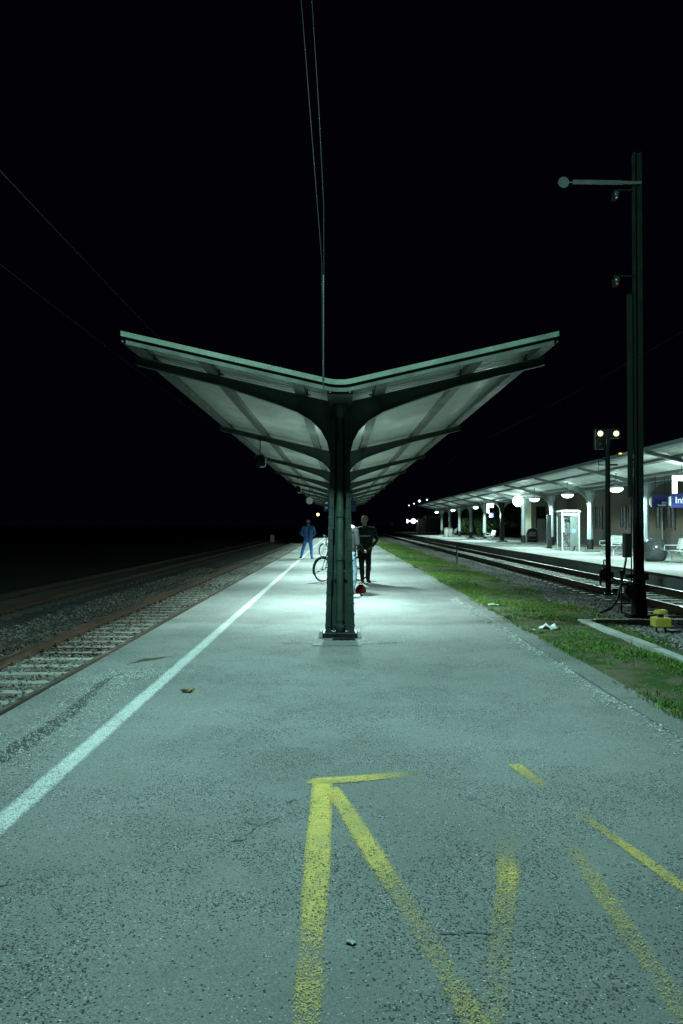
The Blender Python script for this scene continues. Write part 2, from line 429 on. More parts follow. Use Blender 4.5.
def platform_slab(name, x0, x1, y0, y1, z0, z1, mat, chamfer=.02):
    b = MB(); poly = [(x0,z0),(x1,z0),(x1,z1-chamfer),(x1-chamfer,z1),(x0+chamfer,z1),(x0,z1-chamfer)]
    b.prism_y(poly, y0, y1); return tag(b.build(name, mat), kind='structure')
platform_slab('platform', -2.8, 2.5, -8, 175, -1.0, 0, M['asphalt'])
b = MB()
y = -8.0
while y < 120:
    L = 1.0 if y < 60 else 20.0
    dz = random.uniform(-.003, .003); dx = random.uniform(-.005, .005)
    b.prism_y([(2.506+.0,-.6),(2.78+dx,-.6),(2.78+dx,-.012+dz),(2.768+dx,.003+dz),(2.512,.003+dz),(2.506,-.006+dz)], y+.001, y+L-.001); y += L
tag(b.build('platform_kerb', M['kerb']), kind='structure')
platform_slab('far_platform', 9.2, 17.2, -12, 175, -1.0, .15, M['far_paving'], .03)
b = MB(); b.box(9.10, 9.62, -12, 175, .154, .17)
tag(b.build('far_platform_kerb', M['concrete']), kind='structure')

def ribbon(name, pts, mat, z=.004, kind='structure', sub=10):
    """strip along (x, y, width, wear) points"""
    v = []; uv = []; wr = []; f = []; P = []
    for i in range(len(pts)-1):
        for k in range(sub):
            t = k/sub; P.append([pts[i][j]*(1-t)+pts[i+1][j]*t for j in range(4)])
    P.append(list(pts[-1])); u = 0
    for i, (x, y, w, a) in enumerate(P):
        q = P[min(i+1, len(P)-1)]; r = P[max(i-1, 0)]
        d = Vector((q[0]-r[0], q[1]-r[1])).normalized(); n = Vector((-d.y, d.x))
        if i: u += (Vector((x, y))-Vector(P[i-1][:2])).length
        for s_, vv in ((-.5, 0), (.5, 1)):
            v.append((x+n.x*w*s_, y+n.y*w*s_, z)); uv.append((u, vv)); wr.append(a)
    for i in range(len(P)-1): f.append((2*i, 2*i+2, 2*i+3, 2*i+1))
    me = bpy.data.meshes.new(name); me.from_pydata(v, [], f); me.materials.append(mat)
    ul = me.uv_layers.new(name='UVMap')
    for lp in me.loops: ul.data[lp.index].uv = uv[lp.vertex_index]
    at = me.attributes.new('wear', 'FLOAT', 'POINT'); at.data.foreach_set('value', wr)
    o = bpy.data.objects.new(name, me); COL.objects.link(o); o['kind'] = kind
    if me.polygons[0].normal.z < 0: me.flip_normals()
    return o

ribbon('white_line', [(-1.775,-6,.15,.92),(-1.775,8,.15,.85),(-1.775,20,.15,.8),(-1.775,110,.15,.75)], M['white_paint'], sub=6)
ribbon('yellow_marking', [(-.106,1.2,0.117,0.44),(-.106,2.45,0.117,0.48),(-.106,2.65,0.117,0.63),(-.106,2.85,0.117,0.50),(-.106,3.05,0.117,0.71),(-.106,3.6,0.126,1.10),(-.106,4.72,0.126,1.06),(-.107,4.80,0.126,0.86)], M['yellow_paint'])
ribbon('yellow_marking', [(-.20,4.72,.05,.7),(-.12,4.755,0.126,0.91),(.14,4.80,0.126,0.86),(.34,4.86,0.126,0.58),(.47,4.90,0.135,0.33),(.64,4.95,0.135,0.12)], M['yellow_paint'], .0047)
ribbon('yellow_marking', [(-.05,4.63,.10,.9),(.06,4.15,0.113,0.82),(.17,3.65,0.117,0.86),(.26,3.27,0.117,0.46),(.36,2.8,0.117,0.44),(.43,2.45,0.117,0.60),(.50,2.1,0.117,0.48)], M['yellow_paint'], .0054)
ribbon('yellow_marking', [(.93,4.25,0.117,0.06),(.85,3.93,0.117,0.25),(.78,3.68,0.117,0.46),(.76,3.52,0.117,0.77),(.72,3.36,0.117,0.61),(.62,3.0,0.117,0.38),(.50,2.52,0.117,0.44),(.40,2.1,0.117,0.48)], M['yellow_paint'])
ribbon('yellow_marking', [(1.13,4.0,0.108,0.10),(1.125,3.78,0.108,0.38),(1.115,3.3,0.108,0.54),(1.11,2.9,0.108,0.44),(1.10,2.5,0.108,0.38),(1.08,2.0,0.108,0.29)], M['yellow_paint'])
ribbon('yellow_marking', [(1.135,5.08,.11,.80),(1.20,4.74,.11,.52),(1.255,4.45,.09,.08),(1.32,4.12,.075,.50),(1.40,3.75,.08,.72),(1.48,3.35,.085,.72),(1.62,2.7,.09,.6)], M['yellow_paint'], .0047)
tp = [(-40,775,.26),(0,757,.24),(28,742,.22),(55,724,.20),(72,712,.18),(88,697,.14),(100,685,.13),(112,676,.10),(128,673,.08),(150,672,.04)]
ribbon('tar_seam', [(*gp(x, y), w*.85, .98 if i < 7 else .7) for i, (x, y, w) in enumerate(tp)], M['tar'])
for pts in ([(205,856),(222,846),(242,838),(258,826),(278,815),(300,812),(318,806)], [(-20,890),(0,885),(26,880),(56,874)], [(225,822),(260,823),(290,818)],
            [(430,931),(480,930),(500,933)], [(322,792),(300,796),(283,800)]):
    P2 = []
    for (xa, ya), (xb, yb_) in zip(pts, pts[1:]):
        for k in range(5): q = k/5; P2.append((xa+(xb-xa)*q+random.gauss(0, 1.6), ya+(yb_-ya)*q+random.gauss(0, 1.2)))
    ribbon('asphalt_crack', [(*gp(x, y), random.uniform(.008, .018), random.uniform(.42, .8)) for x, y in P2], M['crack'], .0035, sub=3)
ribbon('dirt_patch', [(*gp(128,664), .10, .5), (*gp(150,659), .26, .8), (*gp(172,656), .08, .5)], M['brown_dirt'], .0035)
ribbon('dirt_patch', [(-.75,10.2,.5,.45),(-.3,10.35,.6,.72),(.4,10.3,.6,.72),(.8,10.25,.4,.4)], M['stain'], .003)

# ------------------------------------------------------------------ loose stones (uncountable)
def stones(name, pts, mat, kind='stuff', flat=.7):
    """pts: (n,4) x,y,z,r -> one mesh of angular stones"""
    t = (1+5**.5)/2
    base = np.array([(-1,t,0),(1,t,0),(-1,-t,0),(1,-t,0),(0,-1,t),(0,1,t),(0,-1,-t),(0,1,-t),(t,0,-1),(t,0,1),(-t,0,-1),(-t,0,1)])/1.9
    fc = np.array([(0,11,5),(0,5,1),(0,1,7),(0,7,10),(0,10,11),(1,5,9),(5,11,4),(11,10,2),(10,7,6),(7,1,8),(3,9,4),(3,4,2),(3,2,6),(3,6,8),(3,8,9),(4,9,5),(2,4,11),(6,2,10),(8,6,7),(9,8,1)])
    n = len(pts)
    v = base[None]*(1+rng.uniform(-.32, .32, (n, 12, 1)))*rng.uniform(.65, 1.25, (n, 1, 3))
    a = rng.uniform(0, 2*PI, n); c, s = np.cos(a)[:,None], np.sin(a)[:,None]
    x = v[:,:,0]*c-v[:,:,1]*s; y = v[:,:,0]*s+v[:,:,1]*c
    v = np.stack([x, y, v[:,:,2]*flat], 2)*pts[:,None,3:4]+pts[:,None,:3]
    f = (fc[None]+(np.arange(n)*12)[:,None,None]).reshape(-1, 3)
    return np_mesh(name, v.reshape(-1, 3), f, mat, kind=kind)

def prof_z(x): return np.interp(x, [p[0] for p in prof], [p[1] for p in prof])
def scatter(x0, x1, y0, y1, n, r0, r1, bias=1.6):
    x = rng.uniform(x0, x1, n); y = y0+(y1-y0)*rng.uniform(0, 1, n)**bias; r = rng.uniform(r0, r1, n)*(1+.012*(y-y0))
    return np.stack([x, y, prof_z(x)+r*.15, r], 1)
over = scatter(-6.0, -3.3, 5, 45, 5000, .012, .026); over[:,2] = -.66
stones('ballast_stones', np.concatenate([scatter(-6.3, -3.0, 5, 50, 52000, .018, .034), scatter(-7.2, -6.2, 6, 40, 4000, .012, .028), over]), M['stone'])
gr = np.concatenate([scatter(5.2, 9.1, 9, 70, 26000, .016, .034), scatter(4.75, 5.3, 9, 60, 2600, .012, .028), scatter(4.5, 6.2, 8, 20, 2500, .016, .036)])
ins = (gr[:,0] > 6.25) & (gr[:,0] < 8.75)
stones('gravel_stones', gr[~ins], M['stone_right']); stones('ballast_stones', gr[ins], M['stone_dark'])
# pale chips: along the tar seam and along the inside of the right kerb
ch = []
P = [(*gp(x, y), w) for x, y, w in tp]
for i in range(5200):
    k = random.randrange(len(P)-1); t = random.random()
    x = P[k][0]*(1-t)+P[k+1][0]*t+random.gauss(.05, .2); y = P[k][1]*(1-t)+P[k+1][1]*t+random.gauss(0, .2)
    ch.append((x, y, .003, random.uniform(.0022, .0075)))
for i in range(2600):
    y = 3.5+random.random()**1.3*13; x = 2.48-abs(random.gauss(0, .09))+.03*math.sin(y*2.3)
    if mnoise.noise(Vector((0, y*1.5, 3))) < -.15 and random.random() < .75: continue
    ch.append((x, y, .004, random.uniform(.003, .011)))
for i in range(1500):
    y = 2.2+random.random()*9; x = random.uniform(-2.7, 2.4)
    ch.append((x, y, .002, random.uniform(.0015, .0042)))
stones('stone_chips', np.array(ch), M['chips'], flat=.6)

# ------------------------------------------------------------------ grass (uncountable)
def grass_patch():
    V = []; Fc = []
    n = 0; k = 0
    while n < 170000 and k < 900000:
        k += 1
        y = 3.2+(random.random()**1.7)*60; x = 2.68+random.random()*2.53
        d = mnoise.noise(Vector((x*1.1, y*.55, 2)))*.75+mnoise.noise(Vector((x*4, y*3, 7)))*.4
        edge = min(1, max(0, (x-2.66)/.22))*min(1, max(0, (5.1-x)/.9))
        bare = 0
        if y < 9.5: bare = .45*(1-(y-3)/6.5)
        if 9.5 < y < 14 and x > 4.5: bare = .7
        if random.random() > max(.03, .36+d*1.5)*(1-bare*.5)*edge: continue
        h = random.uniform(.014, .042)*(1+max(0, d)*1.5)*(1+y*.006); w = random.uniform(.0022, .0042)*(1+y*.045)
        a = random.random()*2*PI; l = h*random.uniform(.2, 1.0); ca, sa = math.cos(a), math.sin(a)
        z = float(prof_z(x))-.012 if x > 2.785 else .001
        o = len(V)
        V += [(x-sa*w, y+ca*w, z), (x+sa*w, y-ca*w, z), (x+ca*l*.45+sa*w*.7, y+sa*l*.45-ca*w*.7, z+h*.65), (x+ca*l*.45-sa*w*.7, y+sa*l*.45+ca*w*.7, z+h*.65),
              (x+ca*l+sa*w*.1, y+sa*l, z+h), (x+ca*l-sa*w*.1, y+sa*l, z+h)]
        Fc += [(o, o+1, o+2, o+3), (o+3, o+2, o+4, o+5)]
        n += 1
    np_mesh('grass', np.array(V), np.array(Fc), M['grass'], kind='stuff')
grass_patch()

# ------------------------------------------------------------------ railway tracks
def rail_mesh(x, ztop, y0, y1):
    b = MB()
    pr = [(-.075,0),(.075,0),(.075,.012),(.010,.030),(.010,.115),(.036,.126),(.036,.155),(.028,.16),(-.028,.16),(-.036,.155),(-.036,.126),(-.010,.115),(-.010,.030),(-.075,.012)]
    z0 = ztop-.16
    n = len(pr); ys = [y0+(y1-y0)*k/8 for k in range(9)]
    for k in range(8):
        for i in range(n):
            j = (i+1) % n
            b.cur = 1 if i == 7 else 0
            b.add([(x+pr[i][0], ys[k], z0+pr[i][1]), (x+pr[j][0], ys[k], z0+pr[j][1]), (x+pr[j][0], ys[k+1], z0+pr[j][1]), (x+pr[i][0], ys[k+1], z0+pr[i][1])], [(0,1,2,3)])
    return b
def sleeper_mb(y=0, xc=0, z=0, hl=1.22, hw=.10):
    b = MB()
    b.hexa([(xc-hl,y-hw-.02,z-.17),(xc+hl,y-hw-.02,z-.17),(xc+hl,y+hw+.02,z-.17),(xc-hl,y+hw+.02,z-.17),(xc-hl,y-hw,z),(xc+hl,y-hw,z),(xc+hl,y+hw,z),(xc-hl,y+hw,z)])
    return b
def track(x1, x2, ztop, y_first, spacing, label, mat_s, ymax=150, shiny=True, n_parts=100):
    xc = (x1+x2)/2; zs = ztop-.162
    t = empty('railway_track', (xc, 0, zs-.17), label, 'railway track')
    rm = [M['rust'], M['railtop'] if shiny else M['rust']]
    for xr in (x1, x2):
        rail_mesh(xr-xc, ztop-(zs-.17), -10, 420).build('rail', rm, t)
    me = None; n = 0
    big = MB()
    y = y_first
    while y < ymax:
        if n < n_parts:
            if me is None:
                s = sleeper_mb(0, 0, .17); s.cur = 1
                for xr in (x1-xc, x2-xc):
                    for dx in (-.11, .11):
                        s.box(xr+dx-.045, xr+dx+.045, -.06, .06, .171, .20)
                        s.tube([(xr+dx, 0, .2), (xr+dx, 0, .235)], .018, 6)
                o = s.build('sleeper', [mat_s, M['rust']], t, bevel=.012); me = o.data
            else:
                o = o.copy(); COL.objects.link(o)
            o.location = (random.uniform(-.015, .015), y, 0)
            o.parent = t
        else:
            s = sleeper_mb(y, 0, .17); big.add(s.v, s.f)
        n += 1; y += spacing
    if big.v: tag(big.build('sleeper', mat_s, t), kind='stuff')
    return t
track(-5.285, -3.785, -.505, 6.0, .63, 'rusty track with pale concrete sleepers beside the left platform edge', M['sleeper'], ymax=120)
track(-9.65, -8.15, -.43, 8.0, .63, 'dim rusty track farthest left in the dark', M['plinth'], shiny=False, ymax=100)
track(6.72, 8.235, -.05, 7.0, .63, 'shiny railed track between the grass strip and the far platform', M['sleeper_pale'], ymax=140)

# ------------------------------------------------------------------ canopies
def colw(z): return .200-.030*z if z < 2.1 else .137-.012*(z-2.1)
ZS = lambda x: 3.36+.23*abs(x)
ARM_LO = [(.125,2.36),(.14,2.55),(.185,2.74),(.27,2.90),(.40,3.03),(.60,3.15),(.90,3.265),(1.67,3.52),(2.67,3.765),(2.87,3.815)]
arm_hi = lambda x: 3.25+.231*x
def arm_mb(sgn, thick=.010, fw=.06):
    b = MB()
    for i in range(len(ARM_LO)-1):
        (xa, za), (xb, zb) = ARM_LO[i], ARM_LO[i+1]
        b.hexa([(sgn*xa,-thick,za),(sgn*xb,-thick,zb),(sgn*xb,thick,zb),(sgn*xa,thick,za),
                (sgn*xa,-thick,arm_hi(xa)-.01),(sgn*xb,-thick,arm_hi(xb)-.01),(sgn*xb,thick,arm_hi(xb)-.01),(sgn*xa,thick,arm_hi(xa)-.01)])
        b.hexa([(sgn*xa,-fw,za-.012),(sgn*xb,-fw,zb-.012),(sgn*xb,fw,zb-.012),(sgn*xa,fw,za-.012),
                (sgn*xa,-fw,za+.003),(sgn*xb,-fw,zb+.003),(sgn*xb,fw,zb+.003),(sgn*xa,fw,za+.003)])
    b.hexa([(sgn*.1,-fw,arm_hi(.1)-.016),(sgn*2.87,-fw,arm_hi(2.87)-.016),(sgn*2.87,fw,arm_hi(2.87)-.016),(sgn*.1,fw,arm_hi(.1)-.016),
            (sgn*.1,-fw,arm_hi(.1)),(sgn*2.87,-fw,arm_hi(2.87)),(sgn*2.87,fw,arm_hi(2.87)),(sgn*.1,fw,arm_hi(.1))])
    for x in (.55, 1.78, 2.70):      # purlin cleats and stiffeners
        z = arm_hi(x)
        b.box(*sorted((sgn*(x-.10), sgn*(x-.085))), -.05, .05, z-.02, z+.10)
        b.box(*sorted((sgn*(x-.14), sgn*(x-.08))), -.05, .05, z, z+.015)
        lo = np.interp(x, [p[0] for p in ARM_LO], [p[1] for p in ARM_LO])
        b.box(*sorted((sgn*(x-.006), sgn*(x+.006))), -.05, .05, lo, z-.012)
    for k in range(14):
        x = .3+k*.18; z = arm_hi(x)-.035
        for yy in (-thick-.004, thick+.004):
            b.ball((sgn*x, yy, z), .011, .008, .011, 6, 4)
    return b
def near_column_mb():
    b = MB(); zt = 3.20; z0 = .075
    zs = [z0, .8, 1.5, 2.1, 2.7, zt]
    for i in range(len(zs)-1):
        za, zb = zs[i], zs[i+1]; wa, wb = colw(za), colw(zb)
        for s in (-1, 1):
            # outer flange plate, front and rear angle legs
            for (ia, ya, yb) in ((.012, -.125, .125),):
                b.hexa([(s*wa,ya,za),(s*(wa-ia),ya,za),(s*(wa-ia),yb,za),(s*wa,yb,za),(s*wb,ya,zb),(s*(wb-ia),ya,zb),(s*(wb-ia),yb,zb),(s*wb,yb,zb)])
            for ya, yb in ((-.140, -.1265), (.1265, .140)):
                b.hexa([(s*(wa+.006),ya,za),(s*(wa-.070),ya,za),(s*(wa-.070),yb,za),(s*(wa+.006),yb,za),(s*(wb+.006),ya,zb),(s*(wb-.055),ya,zb),(s*(wb-.055),yb,zb),(s*(wb+.006),yb,zb)])
        b.hexa([(-wa+.013,-.006,za),(wa-.013,-.006,za),(wa-.013,.006,za),(-wa+.013,.006,za),(-wb+.013,-.006,zb),(wb-.013,-.006,zb),(wb-.013,.006,zb),(-wb+.013,.006,zb)])
    z = .16
    while z < 3.1:
        w = colw(z)
        for s in (-1, 1):
            b.ball((s*(w-.035), -.141, z), .013, .010, .013, 8, 4)
            b.ball((s*(w+.002), -.08, z), .014, .014, .014, 8, 4)
            b.ball((s*(w+.002), .08, z), .014, .014, .014, 8, 4)
        z += .15
    for z in (.35, 1.2, 2.05, 2.75):   # batten plates across the back
        w = colw(z); b.box(-w+.02, w-.02, .1405, .150, z-.09, z+.09)
    return b
def roof_sheet_mb(sgn, y0, y1, per=.19, a=.022):
    b = MB(); ys = []; y = y0; k = 0
    while y < y1:
        for dy, dz in ((0,-a),(.06,-a),(.085,a),(.145,a)):
            if y+dy <= y1: ys.append((y+dy, dz))
        y += per
    xs = [.13, 1.2, 2.2, 2.775]
    v = [(sgn*x, y, ZS(x)+dz) for y, dz in ys for x in xs]; n = len(xs)
    b.add(v, [(i*n+j, i*n+j+1, (i+1)*n+j+1, (i+1)*n+j) for i in range(len(ys)-1) for j in range(n-1)])
    return b
def strip_x(b, z_lo, z_hi, y0, y1, xe):
    """band that follows the V of the roof, seen end-on"""
    pts = [(-xe, ZS(xe)), (-.14, ZS(.14)), (-.06, ZS(.09)), (.06, ZS(.09)), (.14, ZS(.14)), (xe, ZS(xe))]
    for (xa, za), (xb, zb) in zip(pts, pts[1:]):
        b.hexa([(xa,y0,za+z_lo),(xb,y0,zb+z_lo),(xb,y1,zb+z_lo),(xa,y1,za+z_lo),(xa,y0,za+z_hi),(xb,y0,zb+z_hi),(xb,y1,zb+z_hi),(xa,y1,za+z_hi)])

def canopy(x0, z0, ys, y0, y1, label, near, dark_at=()):
    t = empty('platform_canopy', (x0, ys[0], z0), label, 'platform canopy')
    o0 = ys[0]; ya, yb = y0-o0, y1-o0
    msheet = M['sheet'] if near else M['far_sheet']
    marm = M['arm_green_lit'] if near else M['far_arm']; mpur = M['purlin'] if near else M['far_arm']
    for s in (-1, 1):
        o = roof_sheet_mb(s, ya+.03, yb-.03).build('roof_sheet', msheet, t, smooth=20.0)
        sm = o.modifiers.new('solid', 'SOLIDIFY'); sm.thickness = .004
    b = MB()     # valley gutter, a U of three plates
    b.box(-.15, .15, ya+.04, yb-.04, 3.235, 3.25); b.box(-.165, -.1505, ya+.04, yb-.04, 3.235, 3.375); b.box(.1505, .165, ya+.04, yb-.04, 3.235, 3.375)
    b.build('gutter', M['board_green'] if near else marm, t)
    for s in (-1, 1):
        for x in (.55, 1.78, 2.70):
            b = MB(); w = .075 if x < 2.5 else .09
            zt = lambda q: ZS(q)-.018; zb_ = lambda q: arm_hi(q)+.001
            b.prism_y([(s*(x-w), zb_(x-w)), (s*(x+w), zb_(x+w)), (s*(x+w), zt(x+w)), (s*(x-w), zt(x-w))], ya+.12, yb-.12)
            b.build('purlin', mpur, t)
        b = MB(); b.box(*sorted((s*2.777, s*2.795)), ya+.02, yb-.02, ZS(2.78)-.10, ZS(2.78)+.03)
        b.build('edge_trim', M['board_green'] if near else M['far_column'], t)
    for e, (q0, q1, r0, r1) in enumerate(((ya-.012, ya+.012, ya+.0125, ya+.04), (yb-.012, yb+.012, yb-.04, yb-.0125))):
        b = MB(); strip_x(b, -.032, .033, q0, q1, 2.80); b.build('verge_trim', M['trim_green'] if near else M['far_column'], t)
        b = MB(); strip_x(b, -.120, -.033, r0, r1, 2.74); b.build('verge_board', M['board_green'] if near else marm, t)
    arms = None; col = None
    for k, y in enumerate(ys):
        yl = y-o0
        if near:
            if col is None:
                col = near_column_mb().build('column', M['green_steel'], t, smooth=30.0)
                subs = []
                b = MB(); b.box(-.24, .24, -.20, .20, .0, .072); subs.append(b.build('base_plate', M['black'], col, bevel=.008))
                for s in (-1, 1):
                    b = MB(); b.hexa([(s*.30,-.17,0),(s*.241,-.17,0),(s*.241,.17,0),(s*.30,.17,0),(s*.285,-.15,.085),(s*.241,-.15,.085),(s*.241,.15,.085),(s*.285,.15,.085)])
                    subs.append(b.build('footing_block', M['concrete'], col, bevel=.01))
                b = MB(); b.tube([(0,-.088,.10),(0,-.088,3.02),(0,-.05,3.15),(0,-.03,3.24)], .052, 16)
                for z in (.28, 1.12, 1.72, 2.35, 2.62): b.tube([(0,-.088,z-.05),(0,-.088,z+.05)], .060, 16)
                b.lathe([(.05,0),(.075,.06),(.075,.10),(.05,.10)], (0,-.088,.0725), 16)
                for z in (.9, 2.0): b.box(-.085, .085, -.092, -.084, z, z+.035)
                b.lathe([(.055,3.02),(.11,3.14),(.12,3.235)], (0,-.06,0), 16)
                subs.append(b.build('downpipe', M['pipe_green'], col, smooth=35.0))
                c = col
            else:
                c = col.copy(); COL.objects.link(c); c.parent = t
                for sub in subs:
                    d = sub.copy(); COL.objects.link(d); d.parent = c
            c.location = (0, yl, 0)
        else:
            zb = .15-z0
            if col is None:
                b = MB()
                b.lathe([(.16,zb+.13),(.158,zb+.75),(.142,1.6),(.128,2.3),(.14,2.6),(.2,2.85),(.26,3.1),(.26,3.235)], (0,0,0), 8)
                col = b.build('column', M['far_column'], t, smooth=25.0)
                b = MB(); b.lathe([(.173,zb+.12),(.171,zb+.64)], (0,0,0), 8); s1 = b.build('sleeve', M['black_sleeve'], col)
                b = MB(); b.hexa([(-.42,-.36,zb),(.42,-.36,zb),(.42,.36,zb),(-.42,.36,zb),(-.36,-.30,zb+.12),(.36,-.30,zb+.12),(.36,.30,zb+.12),(-.36,.30,zb+.12)])
                s2 = b.build('plinth', M['slab'], col, bevel=.02); subs = [s1, s2]; c = col
            else:
                c = col.copy(); COL.objects.link(c); c.parent = t
                for sub in subs:
                    d = sub.copy(); COL.objects.link(d); d.parent = c
            c.location = (0, yl, 0)
            if k in dark_at:  # unlit look of this column is put into its colour
                c.data = col.data.copy(); c.data.materials[0] = M['black']; c['label'] = 'column painted black for its lack of light, among the pale ones'
        if arms is None: arms = [arm_mb(-1).build('roof_arm', marm, t, smooth=30.0), arm_mb(1).build('roof_arm', marm, t, smooth=30.0)]; aa = arms
        else:
            aa = []
            for a_ in arms:
                d = a_.copy(); COL.objects.link(d); d.parent = t; aa.append(d)
        for a_ in aa: a_.location = (0, yl, 0)
    return t
NY = [10.87+7.61*k for k in range(11)]
canopy(0, 0, NY, 9.87, NY[-1]+1.1, 'dark green steel butterfly roof on a row of riveted columns, on the near platform', True)
FY = [17.95+7.23*k for k in range(12)]
canopy(12.8, .06, FY, 14.3, FY[-1]+3.2, 'long pale butterfly roof on tapered columns, on the far platform', False, dark_at=(6,))

# cover slab and iron grating in front of the first column
b = MB(); b.box(-.36, .28, 9.98, 10.42, .003, .009); tag(b.build('cover_slab', M['slab'], bevel=.004), 'thin concrete cover slab set in the platform before the column', 'cover slab')
b = MB(); b.box(-.10, .20, 10.46, 10.65, .004, .014)
for k in range(8): b.box(-.09+k*.036, -.075+k*.036, 10.47, 10.64, .0145, .026)
tag(b.build('drain_grate', M['black']), 'dark iron drain grate right in front of the riveted column foot', 'drain grate')

# ------------------------------------------------------------------ lamps
LC = (.64, 1.0, .90)
def point(name, loc, power, parent=None, rad=.12, col=LC):
    l = bpy.data.lights.new(name, 'POINT'); l.energy = power; l.color = col; l.shadow_soft_size = rad
    o = bpy.data.objects.new(name, l); COL.objects.link(o); o.location = loc
    if parent: o.parent = parent
    return o
def spot(name, loc, power, parent, half=72, blend=.55, rad=.10, col=LC):
    l = bpy.data.lights.new(name, 'SPOT'); l.energy = power; l.color = col; l.shadow_soft_size = rad
    l.spot_size = R(2*half); l.spot_blend = blend
    o = bpy.data.objects.new(name, l); COL.objects.link(o); o.location = loc; o.parent = parent
    return o
def hanging_lamp(loc, ztop, power, label, group, r=.30, mat=None, up=0, half=72):
    t = empty('hanging_lamp', loc, label, 'lamp', group)
    b = MB(); b.tube([(0,0,.16),(0,0,ztop-loc[2])], .012, 8); b.lathe([(.05,ztop-loc[2]-.03),(.05,ztop-loc[2]-.002)], (0,0,0), 12); b.build('rod', M['dark_metal'], t)
    b = MB(); b.lathe([(r*.98,.045),(r*1.02,.06),(r*.8,.11),(r*.35,.15),(.05,.175),(.03,.2)], (0,0,0), 28); b.build('shade', M['dirty_white'], t, smooth=40.0)
    b = MB(); b.lathe([(.02,-.13),(r*.45,-.115),(r*.75,-.07),(r*.92,-.01),(r*.95,.044)], (0,0,0), 28); b.build('diffuser', mat or M['lamp'], t, smooth=60.0)
    spot('lamp_light', (0,0,-.22), power, t, half, .5 if half < 80 else .2)
    if up:
        o = spot('up_light', (0,0,.215), up, t, 85, .3, .06); o.rotation_euler = (PI, 0, 0)
    return t
for k in range(10):
    y = NY[0]+7.61*k+4.35
    hanging_lamp((0, y, 2.92), 3.235, 2450, 'round white lamp under the near roof valley in bay %d behind the first column' % (k+1), 'lamps under the near canopy', r=.17, up=110)
ords = ['nearest', 'second nearest', 'third nearest', 'fourth nearest', 'fifth nearest', 'sixth nearest', 'seventh nearest', 'eighth nearest', 'ninth nearest', 'tenth nearest', 'eleventh nearest']
for k, y in enumerate((25.2, 32.4, 39.3, 46.0)):
    hanging_lamp((11.55, y, 3.02), ZS(1.25)+.06-.02, 1200, 'oval white lamp hanging under the far roof, %s to the camera' % ords[k], 'lamps under the far canopy', r=.31, up=20, half=86)
for k, y in ((4, 65.9), (5, 79.2), (6, 92.5)):
    hanging_lamp((11.55, y, 2.97), ZS(1.25)+.06-.02, 1400, 'small distant white lamp under the far roof, %s to the camera' % ords[k], 'lamps under the far canopy', r=.24, up=20, half=86)
# big lamp hung over the platform just above the picture
fl = empty('suspended_lamp', (-.48, 7.4, 7.3), 'large lamp hung on wires high over the platform in front of the near roof', 'lamp')
b = MB(); b.lathe([(.32,0),(.34,.03),(.26,.16),(.12,.24),(.05,.34),(.02,.40)], (0,0,0), 28); b.build('shade', M['grey_box'], fl, smooth=40.0)
b = MB(); b.lathe([(.02,-.11),(.16,-.09),(.27,-.03),(.30,.0)], (0,0,0), 28); b.build('diffuser', M['lamp'], fl, smooth=60.0)
point('lamp_light', (0,0,-.2), 3900, fl, .15, (.53, 1.0, .91))
def wire(name, pts, r, label, group=None, mat=None):
    b = MB(); b.tube(pts, r, 6); o = b.build(name, mat or M['wire']); return tag(o, label, 'wire', group)
b = MB(); b.tube([(-9.0,7.4,8.0),(-4.5,7.4,7.83),(-.35,7.4,7.70),(4,7.4,7.83),(9,7.4,8.0)], .008, 6); b.build('span_wire', M['wire'], fl, loc=(.48,-7.4,-7.3))
wire('cable', [(-.70,9.84,10.76),(-.457,9.84,7.78),(-.372,9.84,6.70),(-.292,9.84,5.68),(-.232,9.84,4.92),(-.222,9.84,3.40)], .0036, 'thin cable dropping to the roof valley, left of two', 'cables above the roof valley')
wire('cable', [(-.51,9.85,10.76),(-.356,9.85,8.22),(-.272,9.85,6.90),(-.210,9.85,5.68),(-.205,9.85,4.79),(-.203,9.85,3.40)], .0036, 'thin cable dropping to the roof valley, right of two', 'cables above the roof valley')
wire('span_wire', [(-14,9.845,11.3),(-6,9.845,10.95),(-.6,9.845,10.76),(6,9.845,10.95),(14,9.845,11.3)], .005, 'wire slung high across the platform that carries the two thin cables')
b = MB(); b.tube([(-.2125,9.845,3.33),(-.2125,9.845,4.75)], .005, 8); tag(b.build('conduit', M['board_green']), 'thin upright green conduit rising from the front of the near roof', 'conduit')
def overhead(x, z, y0, y1, label, r=.009, sag=.25, mat='wire'):
    pts = []
    n = int((y1-y0)/3)
    for k in range(n+1):
        y = y0+(y1-y0)*k/n; u = ((y % 45)/45-.5)*2; pts.append((x, y, z-sag*(1-u*u)))
    return wire('overhead_wire', pts, r, label, 'wires over the tracks', M[mat])
overhead(-5.0, 6.95, 2, 200, 'upper of the faint wires over the left tracks', mat='wire_grey')
overhead(-6.5, 6.75, 2, 200, 'lower of the faint wires over the left tracks', mat='wire_grey')
overhead(7.48, 6.0, 2, 200, 'faint contact wire over the track by the far platform', .007)
overhead(10.4, 6.15, 2, 200, 'faint wire above the far roof edge', .006)

